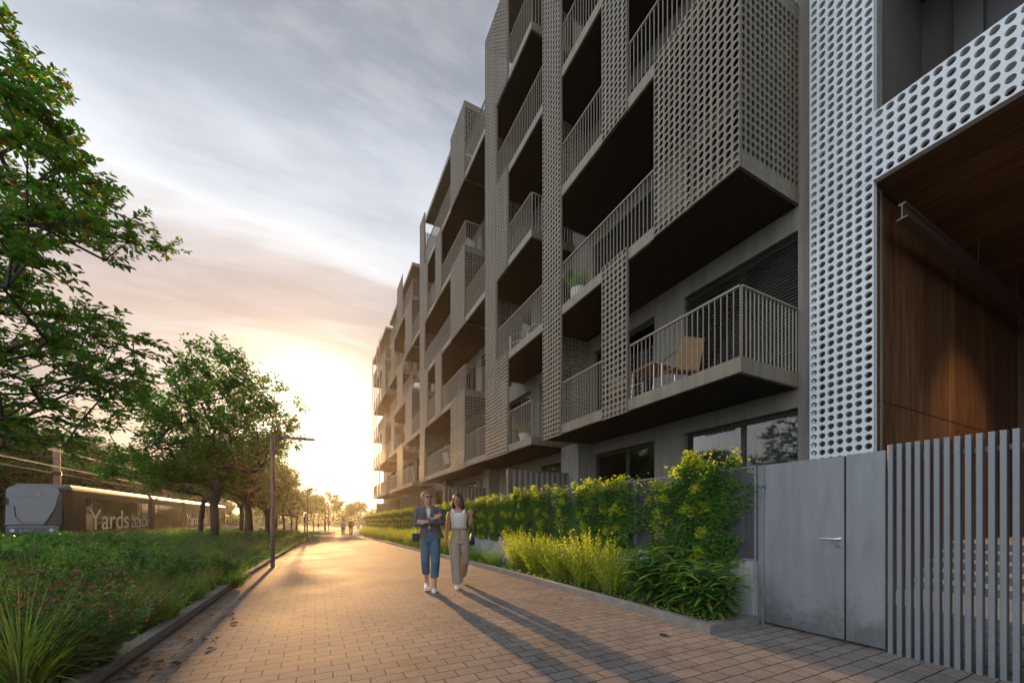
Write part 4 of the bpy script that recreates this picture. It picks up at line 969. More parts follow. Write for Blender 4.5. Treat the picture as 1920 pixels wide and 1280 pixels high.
# ------------------------------------------------------------------ climbing plants on the mesh fence
def climber(seed, W, top, nleaf, ll, ragged=.5):
    rs = np.random.RandomState(seed); P = []; kk = [(rs.uniform(-W * .5, W * .5), rs.uniform(.5, 1.15), rs.uniform(.10, .26)) for _ in range(7)]
    cols = [(rs.uniform(-W * .5, W * .5), rs.uniform(.0, .55), rs.uniform(.14, .3)) for _ in range(6)]
    out = []
    while len(out) < nleaf:
        y = rs.normal(0, W * .30); z = rs.uniform(-.05, top)
        # column widths vary with height: full at the top, ragged and hanging lower down
        wlim = W * (.62 if z > .75 else .42 + .26 * z) * (1 + .25 * math.sin(z * 9 + seed) + .15 * math.sin(z * 21 + seed * 2))
        if abs(y) > wlim: continue
        g = min(1, (top - .08 + .09 * math.sin(y * 11 + seed) + .05 * math.sin(y * 23) - z) / .06)
        if rs.rand() > max(g, 0.02): continue
        if rs.rand() < ragged * (1 - z / top) * .8 * (1 if math.sin(y * 8 + seed) > -.2 else .2): continue
        dep = .05 + .16 * (1 - (y / (W * .62)) ** 2) * (.45 + .55 * min(1, z / .8)) * (.75 + .3 * math.sin(y * 13 + z * 9 + seed)) + (.05 if z > 1.0 else 0)
        x = -abs(rs.uniform(.25, 1) ** .5 * dep) if rs.rand() < .88 else rs.uniform(0, .12)
        out.append((x, y, z))
    P = np.array(out); n = len(P); out_ = np.stack([np.where(P[:, 0] < 0, -1, 1) * .8, rs.normal(0, .5, n), .25 + .9 * np.clip(P[:, 2] - top + .25, 0, 1)], 1)
    D = rdir(rs, n, -.6, .5) + np.array([-.35, 0, -.15]); N = out_ + rs.normal(0, .35, (n, 3)); sc_ = rs.uniform(.7, 1.25, n)
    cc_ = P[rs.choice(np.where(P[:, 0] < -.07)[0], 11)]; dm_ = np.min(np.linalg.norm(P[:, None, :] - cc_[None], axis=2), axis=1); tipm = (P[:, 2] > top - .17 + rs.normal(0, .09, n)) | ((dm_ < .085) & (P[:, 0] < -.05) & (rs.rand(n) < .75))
    a = MB(); leaves(a, P[~tipm], D[~tipm], N[~tipm], (ll * sc_)[~tipm], (ll * .55 * sc_)[~tipm])
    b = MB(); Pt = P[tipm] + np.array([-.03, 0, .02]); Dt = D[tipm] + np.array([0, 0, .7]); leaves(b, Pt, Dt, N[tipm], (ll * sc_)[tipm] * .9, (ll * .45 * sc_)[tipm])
    st = MB()
    for i in range(6):
        y = rs.uniform(-W * .3, W * .3); st.tube([(-.02, y * .4, 0), (-.03, y * .8, .4), (-.025, y, .8), (-.03, y * 1.1, top - .1)], [.007, .006, .005, .003], 4, cap=False)
    r = empty('climbing_plant'); st.build('vine_stems', M_STEMB, r); a.build('foliage', L_IVY, r); b.build('sunlit_yellow_leaves', L_IVYT, r)  # the L_IVYT leaves carry the sunlit yellow as base colour
    r['category'] = 'climbing plant'; r['group'] = 'climbing plants on the mesh fence'; return r
CL = [climber(1, .92, 1.36, 6800, .054, .25), climber(2, .68, 1.20, 2500, .052, .9), climber(3, .90, 1.25, 4800, .054, .45), climber(4, .76, 1.26, 3900, .056, .45)]
cused = set()
def putc(i, lab, y, s=1.0, sx=1):
    o = CL[i]
    if i in cused: o = copy_tree(o)
    cused.add(i); o.location = (XG - .04, y, .70 + G(y) * .55); o.scale = (s, s * sx, s); tag(o, lab); return o
putc(0, 'tallest bushy climbing plant beside the bare end of the mesh fence', 3.50, 1.04)
putc(1, 'thin straggling climbing plant with mesh showing through, left of the tallest one', 4.15, .93)
putc(2, 'dense climbing plant with a broad dark green middle, in front of the terrace window', 5.15, 1.0, 1.05)
putc(3, 'climbing plant with many side leaves coloured sunlit yellow, behind the tallest golden shrub', 5.95)
putc(1, 'sparse climbing plant before the nearest corrugated partition', 6.75, 1.0)
putc(3, 'climbing plant right below the nearest corrugated partition', 7.6, 1.02, -1)
yy = 8.55; i = 0
while yy < 42.5:
    o = putc([0, 2, 3, 2, 1][i % 5] if yy < 14 else [2, 3, 2][i % 3], 'climbing plant of the receding hedge row, %s from the metal gate' % ORD[i + 6], yy, rg.uniform(.94, 1.0), rg.choice([-1, 1]) * (1.05 if yy < 14 else 1.25)); o['group'] = 'climbing plants of the receding hedge row'
    yy += .86 if yy < 14 else .98; i += 1

# far-off woodland closing the view beyond the last trees and behind the tram
rs = np.random.RandomState(5); Pm = []
while len(Pm) < 30000:
    if rs.rand() < .45: x = rs.uniform(-70, 22); y = rs.uniform(132, 144); hh = 4.6 + 1.3 * math.sin(x * .35) + .9 * math.sin(x * 1.1 + 2)
    else: y = rs.uniform(18, 136); x = rs.uniform(-42, -34); hh = 8.0 + 1.2 * math.sin(y * .3) + .9 * math.sin(y * .9 + 1)
    zz_ = rs.uniform(-.6, 1) ; Pm.append((x, y, (zz_ + .6) / 1.6 * hh - .6))
Pm = np.array(Pm); fm_ = MB(); leaves(fm_, Pm, rdir(rs, len(Pm), -.4, .6), rdir(rs, len(Pm), .0, 1), .85, .55, simple=True)
tag(fm_.build('distant_woodland', L_WOOD), 'far off woodland reading as one green mass beyond the trees', 'woodland', kind='stuff')
# ------------------------------------------------------------------ lamp posts
def lamp_post(loc, label, rz=0):
    r = empty('lamp_post', loc, rz); tag(r, label, 'lamp post', 'lamp posts along the left kerb')
    MB().tube([(0, 0, -.1), (0, 0, 3.48)], [.052, .052], 16).build('pole', M_LAMP, r, smooth=False)
    MB().bbox(-.06, 1.02, -.05, .05, 3.485, 3.545, .008).build('lamp_arm', M_LAMP, r)
    MB().box(.25, .95, -.035, .035, 3.476, 3.4845).build('diffuser', M_POT, r)
    MB().tube([(0, 0, .0), (0, 0, .012)], [.10, .10], 16).build('base_plate', M_DARK, r)
    MB().bbox(-.03, .03, -.056, -.045, .45, .85, .003).build('access_door', M_DARK, r)
    return r
lp = lamp_post((-1.03, 12.2, G(12.2)), 'nearest and tallest looking lamp post, slim with a flat arm, on the left kerb')
for (x, y, lab) in ((-.52, 30.2, 'second lamp post from the camera, its arm in the glow'), (-.2, 43.5, 'third lamp post, thin against the golden trees'), (1.5, 56, 'fourth and farthest lamp post, left of the walking couple')):
    c = copy_tree(lp); c.location = (x, y, G(y)); tag(c, lab)

# ------------------------------------------------------------------ tram
M_TBODY = mat('tram_side', (.07, .052, .034), .5, .0, spec=.04); M_TFRONT = mat('tram_front', (.075, .10, .13), .08, .0, spec=1.0)
M_TROOF = mat('tram_roof', (.38, .36, .33), .35, .3); M_TBLK = mat('tram_black', (.015, .015, .016), .4, .0, spec=.25); M_TGL = mat('tram_window', (.008, .009, .009), .05, .0, spec=.45)
M_TTXT = mat('tram_lettering', (.75, .70, .64), .4); M_BEL = mat('tram_bellows', (.022, .022, .024), .8); M_DOT = mat('route_digit', (.65, .38, .12), .5); M_TNUM = mat('fleet_number', (.35, .36, .38), .4)
tram = empty('tram', (-15.0, 34.0, 0)); tag(tram, 'long bronze articulated tram with a dark glass cab passing behind the planting bed', 'tram')
TI = Matrix.Translation((15.35, -35, 0)); TZ = -.12
def tp_(mb, name, m, parent=tram, **kw):
    o = mb.build(name, m, parent, **kw)
    if parent is tram: o.matrix_parent_inverse = TI
    return o
XR, XL = -14.05, -16.65
def section(y0, y1, xr0=XR, xl0=XL, rr=.28):
    prof = []
    for (x, z) in ((xr0, .35), (xr0, 2.95)): prof.append((x, z))
    for a in np.linspace(0, math.pi / 2, 6): prof.append((xr0 - rr + rr * math.cos(a), 3.18 + rr * math.sin(a)))
    for a in np.linspace(math.pi / 2, math.pi, 6): prof.append((xl0 + rr + rr * math.cos(a), 3.18 + rr * math.sin(a)))
    prof.append((xl0, .35)); return prof
def prism(prof, y0, y1, prof1=None):
    n = len(prof); prof1 = prof1 or prof; mb = MB(); vs = [(x, y0, z + TZ) for x, z in prof] + [(x, y1, z + TZ) for x, z in prof1]
    mb.add(vs, [(i, n + i, n + (i + 1) % n, (i + 1) % n) for i in range(n)]); mb.F.append(np.array([list(range(n))])); mb.F.append(np.array([list(reversed(range(n, 2 * n)))])); return mb
secs = [(35.4, 48.0), (48.9, 58.2), (58.9, 71.0), (71.7, 82.0)]
for (a, c) in secs:
    body = tp_(prism(section(a, c), a, c), 'tram_body', M_TBODY)
    tp_(prism([(XR - .06, 3.35), (XR - .14, 3.50), (XL + .14, 3.50), (XL + .06, 3.35)], a + .02, c - .02), 'roof_cover', M_TROOF)
    L = c - a; y = a + (1.6 if a < 36 else .5); wi = 0
    while y + .9 < c - .2:
        wd = 1.35 if wi % 3 else .95; zlo = 1.0 if wi % 3 else .5
        wd = min(wd, c - .25 - y)
        tp_(MB().bbox(XR - .02, XR + .012, y, y + wd, zlo + TZ, 2.72 + TZ, .008), 'tram_door' if wi % 3 == 0 else 'tram_window', M_TGL); y += wd + .16; wi += 1
    tp_(MB().box(XR - .03, XR + .006, a + .05, c - .05, .30 + TZ, .48 + TZ), 'skirt', M_TBLK)
    for yy in (a + L * .22, a + L * .78):
        tp_(MB().tube([(XR - .25, yy, .33 + TZ), (XR - .1, yy, .33 + TZ)], [.31, .31], 18).tube([(XL + .1, yy, .33 + TZ), (XL + .25, yy, .33 + TZ)], [.31, .31], 18), 'wheel', M_STEEL)
for i in range(3):
    a, c = secs[i][1], secs[i + 1][0]; mb = MB(); n = 6
    for j in range(n):
        y0 = a + (c - a) * j / n; y1 = a + (c - a) * (j + .8) / n; pr = section(0, 0, XR - .08, XL + .08, .24); mb2 = prism([(x, z - .08) for x, z in pr], y0 + .01, y1)
        mb.V += mb2.V; mb.F += [f + mb.n for f in mb2.F]; mb.n += mb2.n
    tp_(mb, 'bellows', M_BEL)
# cab: body section lofted forward to a raked nose
ps = section(0, 0)
nose = [(x * .94 + -15.35 * .06, .35 + (z - .35) * .93) for x, z in ps]
tp_(prism(nose, 34.62, 35.4, ps), 'cab', M_TBLK)
# windscreen set proud of the nose, rounded outline, with its lower valance
def scr(x0, x1, z0, z1, skew, m, name, yb, yt, off=.0):
    pts = []; rr = .3
    for (cx, cz, a0) in ((x1 - rr - skew, z1 - rr, 0), (x0 + rr, z1 - rr, 90), (x0 + .12, z0 + .12, 180), (x1 - .12, z0 + .12, 270)):
        q = rr if cz > 2 else .12
        for a in np.linspace(R(a0), R(a0 + 90), 6): pts.append((cx + q * math.cos(a), cz + q * math.sin(a)))
    mb = MB(); n = len(pts); yy = lambda z: yb + (yt - yb) * (z - z0) / (z1 - z0)
    vs = [(x, yy(z) - off, z + TZ) for x, z in pts] + [(x, yy(z) - off + .05, z + TZ) for x, z in pts]
    mb.add(vs, [(i, (i + 1) % n, n + (i + 1) % n, n + i) for i in range(n)]); mb.F.append(np.array([list(range(n))])); mb.F.append(np.array([list(reversed(range(n, 2 * n)))])); return tp_(mb, name, m)
def plate(pts, m, name, th=.05):
    n = len(pts); mb = MB(); yy = lambda z: 34.54 + .035 * max(0, z - 1.6)
    vs = [(x, yy(z), z + TZ) for x, z in pts] + [(x, yy(z) + th, z + TZ) for x, z in pts]
    mb.add(vs, [(i_, n + i_, n + (i_ + 1) % n, (i_ + 1) % n) for i_ in range(n)]); mb.F.append(np.array([list(reversed(range(n)))])); mb.F.append(np.array([list(range(n, 2 * n))])); return tp_(mb, name, m)
ar = lambda cx, cz, q, a0: [(cx + q * math.cos(R(a)), cz + q * math.sin(R(a))) for a in range(a0, a0 + 91, 15)]
plate(ar(XR - .58, 3.0, .32, 0) + ar(XL + .48, 2.96, .34, 90) + [(XL + .14, 1.0), (XR - .92, 1.0), (XR - .72, 1.35), (XR - .42, 2.1)], M_TFRONT, 'windscreen')
plate([(XR - .22, 3.1), (XR - .30, 2.75), (XR - .38, 2.05), (XR - .66, 1.3), (XR - .82, 1.0), (XR - .14, 1.0), (XR - .12, 2.95), (XR - .2, 3.1)], M_TGL, 'side_glass')
tp_(MB().bbox(XL + .14, XR - .2, 34.50, 34.61, .42 + TZ, .92 + TZ, .05), 'valance', M_TFRONT)
tp_(MB().bbox(XL + .12, XR - .18, 34.47, 34.60, .30 + TZ, .41 + TZ, .02), 'bumper', M_TBLK)
tp_(MB().tube([(XL + .9, 34.55, 1.0 + TZ), (XL + .55, 34.53, 1.5 + TZ), (XL + .5, 34.54, 2.1 + TZ)], .014, 6), 'wiper', M_TBLK)
for x in (XL + .45, XR - .55): tp_(MB().tube([(x, 34.50, .68 + TZ), (x, 34.47, .68 + TZ)], [.1, .1], 14), 'headlight', M_POT)
tp_(MB().box(XL + .75, XR - 1.0, 34.53, 34.56, 2.66 + TZ, 2.67 + TZ), 'display_edge', M_TBLK)
tp_(MB().tube([(XL + .25, 34.50, .94 + TZ), (XR - .35, 34.50, .94 + TZ)], .012, 6), 'front_trim', M_TNUM)
for x in (XL - .02, XR - .02): tp_(MB().bbox(x, x + .12, 34.2, 34.32, 2.2 + TZ, 2.62 + TZ, .02), 'mirror', M_TBLK)
# driver seat and console seen through the front as dim shapes are left to reflections
def text(body, size, loc, rot, m, name, parent, ext=.006, inv=None, sx=1):
    cu = bpy.data.curves.new(name, 'FONT'); cu.body = body; cu.size = size; cu.extrude = ext; cu.align_x = 'LEFT'
    to = bpy.data.objects.new(name, cu); COL.objects.link(to); bpy.context.view_layer.update()
    me = bpy.data.meshes.new_from_object(to.evaluated_get(bpy.context.evaluated_depsgraph_get())); bpy.data.objects.remove(to)
    me.materials.clear(); me.materials.append(m); me.transform(Matrix.Translation(loc) @ Matrix.Rotation(rot[2], 4, 'Z') @ Matrix.Rotation(rot[0], 4, 'X') @ Matrix.Diagonal((sx, 1, 1, 1)))
    o = bpy.data.objects.new(name, me); COL.objects.link(o); o.parent = parent
    if inv: o.matrix_parent_inverse = inv
    return o
for (y, s1) in ((37.4, 1.0), (59.6, .95)):
    text('Yards', 2.05 * s1, (XR + .02, y, .62 + TZ), (R(90), 0, R(90)), M_TTXT, 'lettering', tram, inv=TI, sx=1.32)
    text('ŽIŽKOV', 1.12 * s1, (XR + .02, y + 6.7 * s1, .66 + TZ), (R(90), 0, R(90)), M_TTXT, 'lettering', tram, inv=TI, sx=.92)
text('5', .36, (-15.25, 34.545, 2.72 + TZ), (R(90), 0, 0), M_DOT, 'route_number', tram, inv=TI)
text('6407', .20, (-15.95, 34.49, .60 + TZ), (R(90), 0, 0), M_TNUM, 'fleet_number', tram, inv=TI, sx=1.5)
# catenary
M_POLEW = mat('pole_timber', (.34, .22, .14), .8, var=.25, vscale=6, bump=.3)
cp = None
for (y, lab) in ((43.0, 'nearer thick brown catenary pole with crossarm behind the tram roof'), (67.0, 'farther brown catenary pole between the tram and the tallest tree')):
    if cp is None:
        cp = empty('catenary_pole', (-18, y, -.5)); tag(cp, lab, 'pole', 'catenary poles behind the tram')
        MB().tube([(0, 0, 0), (0, 0, 8.4)], [.24, .19], 14).build('pole', M_POLEW, cp, smooth=True)
        a_ = MB().tube([(-3.6, 0, 5.25), (5.2, 0, 5.3)], .035, 8).build('crossarm', M_STEEL, cp)
        MB().tube([(-.2, 0, 7.2), (-2.6, 0, 5.3)], .018, 6).build('stay', M_STEEL, cp)
        MB().tube([(0, 0, 5.12), (0, 0, 5.4)], [.26, .26], 14).build('collar', M_DARK, cp)
        MB().tube([(2.6, 0, 5.3), (2.6, 0, 5.9)], .03, 6).build('insulator', M_POT, cp)
    else:
        c = copy_tree(cp); c.location = (-18, y, -.6); tag(c, lab)
M_WIRE = mat('wire', (.45, .42, .38), .4, .8)
for (x, z, lab) in ((-15.4, 4.72, 'lower contact wire running above the tram roof'), (-15.4, 6.0, 'upper catenary wire high above the tram'), (-18.9, 4.95, 'second lower wire on the far side of the tram'), (-12.9, 5.1, 'near side wire crossing before the catenary poles')):
    mb = MB(); pts = [(0, y - 20, (0 if z < 5.5 else .25 * (1 - ((y % 24) / 12 - 1) ** 2) * -1)) for y in range(12, 120, 4)]; mb.tube(pts, .022, 5); o = mb.build('overhead_wire', M_WIRE); o.location = (x, 20, z); tag(o, lab, 'wire', 'tram wires')

# ------------------------------------------------------------------ balcony things
def potted(loc, label, s=1, kind=0):
    r = empty('potted_plant', loc); r.scale = (s, s, s); tag(r, label, 'potted plant', 'potted plants on the balconies')
    MB().loft([(0, 0, 0, .14, .14), (0, 0, .3, .19, .19), (0, 0, .3, .165, .165), (0, 0, .26, .16, .16)], 18).build('pot', M_POT, r, smooth=False)
    st, fo, tp = stem_plant(60 + kind, 46, .5, .36, 26, .06, .02, L_GREEN, .4, .7); st.build('stems', M_STEM, r).location = (0, 0, .25); fo.build('foliage', L_GREEN, r).location = (0, 0, .25); return r
potted((6.15, 11.25, FT(1)), 'round bush in a pale pot on the lowest balcony behind the perforated column', 1.0)
potted((6.2, 8.35, FT(2)), 'taller potted bush behind the second floor railing', 1.25, 1)
potted((6.3, 33.8, FT(4)), 'small potted plant high on a far balcony', 1.2, 2)
def chair(loc, rz, label, wood=M_WOODF, group='balcony chairs'):
    r = empty('balcony_chair', loc, rz); tag(r, label, 'chair', group)
    MB().add([(-.24, -.22, .44), (.24, -.22, .44), (.24, .2, .42), (-.24, .2, .42), (-.24, -.22, .455), (.24, -.22, .455), (.24, .2, .435), (-.24, .2, .435)], [(0, 3, 2, 1), (4, 5, 6, 7), (0, 1, 5, 4), (1, 2, 6, 5), (2, 3, 7, 6), (3, 0, 4, 7)]).build('seat', wood, r)
    MB().add([(-.24, .2, .36), (.24, .2, .36), (.24, .36, .92), (-.24, .36, .92), (-.24, .215, .36), (.24, .215, .36), (.24, .375, .92), (-.24, .375, .92)], [(0, 3, 2, 1), (4, 5, 6, 7), (0, 1, 5, 4), (1, 2, 6, 5), (2, 3, 7, 6), (3, 0, 4, 7)]).build('backrest', wood, r)
    for sx in (-1, 1):
        MB().tube([(sx * .27, -.24, .66), (sx * .27, -.24, .02), (sx * .27, .3, .02)], .011, 8).build('leg', M_CHROME, r)
        MB().tube([(sx * .27, -.26, .66), (sx * .27, .3, .68)], .013, 8).build('armrest', M_CHROME, r)
    MB().tube([(-.27, .3, .02), (.27, .3, .02)], .011, 8).build('stretcher', M_CHROME, r); return r
def table(loc, label, top=M_WOODF, s=1):
    r = empty('balcony_table', loc); r.scale = (s, s, s); tag(r, label, 'table', 'balcony tables'); MB().bbox(-.35, .35, -.35, .35, .70, .73, .006).build('tabletop', top, r)
    for sx in (-1, 1):
        for sy in (-1, 1): MB().tube([(sx * .3, sy * .3, .70), (sx * .32, sy * .32, 0)], .014, 8).build('leg', M_CHROME, r)
    return r
c1 = chair((6.45, 5.35, FT(1)), R(165), 'wooden slatted chair with chrome frame facing away on the lowest balcony')
table((6.55, 6.15, FT(1)), 'wooden table behind the railing of the lowest balcony')
c2 = copy_tree(c1); c2.location = (6.5, 6.9, FT(1)); c2.rotation_euler = (0, 0, R(5)); tag(c2, 'second wooden chair partly hidden by the perforated panel on the lowest balcony')
M_WHT = mat('white_furniture', (.7, .7, .68), .5)
c3 = chair((6.35, 11.9, FT(2)), R(200), 'white chair behind the second floor railing near the column', M_WHT, 'white balcony chairs')
table((6.5, 11.0, FT(2)), 'low white table on the second floor balcony beside the white chair', M_WHT, .8)
for (y, n, lab) in ((18.6, 1, 'white chair on the lowest balcony above the women'), (17.2, 4, 'white chair high behind the fourth floor corner railing'), (19.6, 1, 'second white chair on the lowest balcony above the women'), (27.5, 3, 'white chair on a far third floor balcony')):
    c = copy_tree(c3); c.location = (6.3, y, FT(n)); c.rotation_euler = (0, 0, R(random.uniform(0, 360))); tag(c, lab)

# ------------------------------------------------------------------ people
def remesh(mb, name, m, parent, voxel, smooth_it=2):
    o = mb.build('tmp', None); md = o.modifiers.new('r', 'REMESH'); md.mode = 'VOXEL'; md.voxel_size = voxel; md.use_smooth_shade = True
    if smooth_it: sm_ = o.modifiers.new('s', 'SMOOTH'); sm_.iterations = smooth_it; sm_.factor = .5
    bpy.context.view_layer.update(); me = bpy.data.meshes.new_from_object(o.evaluated_get(bpy.context.evaluated_depsgraph_get())); bpy.data.objects.remove(o)
    me.name = name; me.materials.clear(); me.materials.append(m); 
    for p in me.polygons: p.use_smooth = True
    q = bpy.data.objects.new(name, me); COL.objects.link(q); q.parent = parent; return q
M_SKIN = mat('skin', (.46, .25, .17), .5); M_SKIN2 = mat('skin_tan', (.36, .19, .12), .5); M_HAIRB = mat('hair_blond', (.16, .09, .045), .5, var=.4, vscale=25, bump=.6, bscale=90); M_HAIRD = mat('hair_brown', (.03, .014, .009), .55, var=.3, vscale=25, bump=.6, bscale=90)
M_BLAZ = mat('blazer_cloth', (.085, .09, .095), .85, var=.12, vscale=20, bump=.3, bscale=200); M_JEAN = mat('denim', (.055, .11, .18), .85, var=.35, vscale=9, bump=.4, bscale=150); M_TEE = mat('white_cloth', (.62, .61, .58), .85, bump=.2, bscale=60); M_BEI = mat('beige_cloth', (.36, .29, .22), .85, var=.08, vscale=12, bump=.3, bscale=50)
M_SHOE = mat('shoe_white', (.68, .67, .65), .6); M_BAG = mat('bag_leather', (.02, .03, .06), .65, spec=.25); M_LIP = mat('lip', (.32, .07, .06), .5); M_EYE = mat('eye_dark', (.02, .014, .01), .3); M_SUNG = mat('sunglasses', (.01, .01, .01), .08, spec=1.0); M_BELT = mat('belt', (.02, .015, .012), .5)
def V3(*a): return Vector(a)
def headparts(root, mb, c, yaw, s=1.0):
    """adds skull, jaw, nose, ears to the body builder; returns a function placing face features"""
    Rz = Matrix.Rotation(yaw, 3, 'Z')
    def W(x, y, z): v = Rz @ Vector((x * s, y * s, z * s)); return (c[0] + v.x, c[1] + v.y, c[2] + v.z)
    def el(cc, r, seg=14):
        t = MB(); t.ell((0, 0, 0), r, seg, 9); vv = t.V[0] + np.array(cc); v2 = np.array([W(*p) for p in vv]); mb.add(v2, *[f for f in t.F])
    el((0, .008, .025), (.073, .092, .088)); el((0, -.022, -.045), (.052, .062, .062)); el((0, -.052, -.085), (.026, .026, .024))
    t = MB(); t.tube([(0, -.086, .022), (0, -.098, .0), (0, -.108, -.018), (0, -.09, -.03)], [.007, .009, .0125, .008], 8); mb.add([W(*p) for p in t.V[0]], *t.F)
    el((.072, .01, -.005), (.010, .018, .028), 8); el((-.072, .01, -.005), (.010, .018, .028), 8)
    return W
def hand(mb, wrist, d, palmn, s=1.0, curl=.5, side=1):
    d = Vector(d).normalized(); n = Vector(palmn); n = (n - d * n.dot(d)).normalized(); x = d.cross(n).normalized(); w = Vector(wrist)
    mb.tube([w - d * .02, w + d * .03 * s, w + d * .075 * s], [.024 * s, .031 * s, .032 * s], 10, flat=(1, .5)) if False else None
    for q in (-.024, -.008, .008, .024): mb.tube([w - d * .01 + x * q * .6, w + d * .04 * s + x * q * s, w + d * .085 * s + x * q * s], [.013, .0135, .0115], 8)
    for i, q in enumerate((-.027, -.009, .009, .026)):
        L = (.062, .074, .078, .068)[i] * s; a0 = curl * (.7 + .12 * i); p = w + d * .082 * s + x * q * s; pts = [p]
        ang = 0
        for j in range(3):
            ang += a0; p = p + (d * math.cos(ang) + n * math.sin(ang)) * L * (.42, .32, .26)[j]; pts.append(p)
        mb.tube(pts, [.0095, .009, .008, .0065], 7)
    p = w + d * .025 * s + x * side * .026 * s
    mb.tube([p, p + (d * .6 + x * side * .75 + n * .25).normalized() * .032 * s, p + (d * .85 + x * side * .55 + n * .5).normalized() * .062 * s], [.0125, .0105, .008], 7)
def ringtube(mb, pts, seg=18):
    """pts: (x, y, z, rx, ry) horizontal rings"""
    mb.loft(pts, seg)
def shoe(root, p, yaw, pitch, m, name='shoe'):
    mb = MB(); n = 12
    rings = [(.00, .085, .030, .040), (.0, .06, .037, .055), (.0, .0, .036, .062), (.0, -.06, .039, .045), (.0, -.12, .043, .033), (.0, -.165, .036, .026), (.0, -.19, .02, .018)]
    vs = []
    for (x, y, rx, rz_) in rings:
        for j in range(n): a = 2 * math.pi * j / n; vs.append((x + rx * math.cos(a), y, max(.0, rz_ + rz_ * math.sin(a))))
    q = [(i * n + j, i * n + (j + 1) % n, (i + 1) * n + (j + 1) % n, (i + 1) * n + j) for i in range(len(rings) - 1) for j in range(n)]
    mb.add(vs, q); mb.F.append(np.array([list(range(n))])); mb.F.append(np.array([[(len(rings) - 1) * n + j for j in reversed(range(n))]]))
    mb.tube([(0, .02, .08), (0, .025, .115)], [.036, .034], 12)
    o = mb.build(name, m, root, smooth=True); o.location = p; o.rotation_euler = (pitch, 0, yaw)
    so_ = MB(); so_.add([(x * s_, y, z) for (x, y) in ((.034, .09), (.04, 0), (.046, -.12), (.02, -.195)) for s_ in (1, -1) for z in (-.004, .018)], [(0, 4, 5, 1), (4, 8, 9, 5), (8, 12, 13, 9), (2, 3, 7, 6), (6, 7, 11, 10), (10, 11, 15, 14), (12, 14, 15, 13), (0, 1, 3, 2), (0, 2, 6, 4), (4, 6, 10, 8), (8, 10, 14, 12)])
    so_.build('sole', m, o); return o

# woman 1: blazer, jeans, arms crossed; local -y faces the viewer, x to the right of the picture
w1 = empty('person', (1.71, 6.66, 0), R(-14.5)); tag(w1, 'woman in a grey blazer and cropped jeans walking with crossed arms and sunglasses', 'person')
b = MB()
hc = (.005, .0, 1.615); W1 = headparts(w1, b, hc, R(28))
b.tube([(.01, .02, 1.42), (.005, .015, 1.50), (.005, .01, 1.58)], [.058, .048, .05], 14)
ringtube(b, [(.07, .01, .86, .15, .105), (.07, .01, .95, .165, .115), (.06, .01, 1.08, .125, .09), (.045, .01, 1.2, .135, .095), (.035, .01, 1.32, .155, .10), (.03, .01, 1.40, .16, .085), (.02, .01, 1.46, .10, .07)])
# legs: left of picture steps forward slightly behind the other
LG1 = [(-.005, .02, .90), (-.01, .0, .52), (.005, .09, .12)]; LG2 = [(.145, .02, .90), (.145, -.10, .50), (.13, -.16, .10)]
for L in (LG1, LG2): b.tube(L, [.085, .052, .032], 12)
b.tube([LG1[2], (.005, .05, .05)], [.034, .03], 8); b.tube([LG2[2], (.13, -.2, .045)], [.034, .03], 8)
# crossed arms
SL, SR = (-.145, .02, 1.40), (.205, .02, 1.42)
EL, ER = (-.165, -.02, 1.16), (.245, -.02, 1.17)
b.tube([SL, EL], [.045, .04], 10); b.tube([EL, (-.02, -.16, 1.20), (.12, -.15, 1.25)], [.04, .034, .026], 10)
b.tube([SR, ER], [.045, .04], 10); b.tube([ER, (.10, -.19, 1.20), (-.02, -.185, 1.195)], [.04, .034, .026], 10)
hand(b, (.14, -.15, 1.26), (.75, .15, .55), (0, .9, -.3), .95, .35, 1)
hand(b, (-.03, -.185, 1.195), (-1, .25, .05), (0, .9, 0), .95, .3, 1)
remesh(b, 'body', M_SKIN, w1, .0065, 2)
# jeans
b = MB()
ringtube(b, [(.07, .01, .84, .155, .11), (.07, .01, .90, .17, .122), (.068, .01, .98, .158, .112), (.065, .01, 1.07, .130, .098)])
def leg(b, ax, ay, kx, ky, hx, hy, ht, r0, r1, r2):
    pts = [(ax, ay, .93), (ax * .6 + kx * .4, ay * .6 + ky * .4, .74), (kx, ky, .52), (kx * .5 + hx * .5, ky * .5 + hy * .5 + .01, .38), (hx, hy, ht)]
    b.tube(pts, [r0, r0 * .93, r1, r1 * .93, r2], 16)
leg(b, -.01, .01, -.02, -.01, -.005, .05, .30, .098, .076, .064); leg(b, .145, .01, .15, -.11, .135, -.13, .26, .098, .078, .066)
j = remesh(b, 'jeans', M_JEAN, w1, .008, 3)
for (x, y, z_) in ((-.005, .05, .30), (.135, -.13, .26)): MB().tube([(x, y, z_ - .005), (x, y, z_ + .03)], [.0695, .070], 18).build('jeans_cuff', M_JEAN, j, smooth=True)
MB().loft([(.066, .008, 1.055, .137, .104), (.066, .008, 1.085, .134, .101)], 24).build('belt', M_BELT, w1, smooth=True)
# tee
b = MB(); ringtube(b, [(.06, .0, 1.05, .126, .092), (.045, .0, 1.2, .137, .100), (.035, .0, 1.32, .15, .104), (.02, .0, 1.40, .12, .082), (.01, .0, 1.44, .075, .06)]); remesh(b, 'top', M_TEE, w1, .009, 2)
# blazer: sleeves plus shell
b = MB()
ringtube(b, [(.08, .035, .90, .235, .150), (.075, .032, 1.0, .20, .135), (.06, .015, 1.12, .165, .128), (.045, .012, 1.22, .165, .130), (.035, .010, 1.34, .182, .132), (.03, .015, 1.42, .19, .112), (.025, .02, 1.465, .12, .088), (.02, .03, 1.50, .065, .055)], 28)
sh = remesh(b, 'blazer', M_BLAZ, w1, .009, 2)
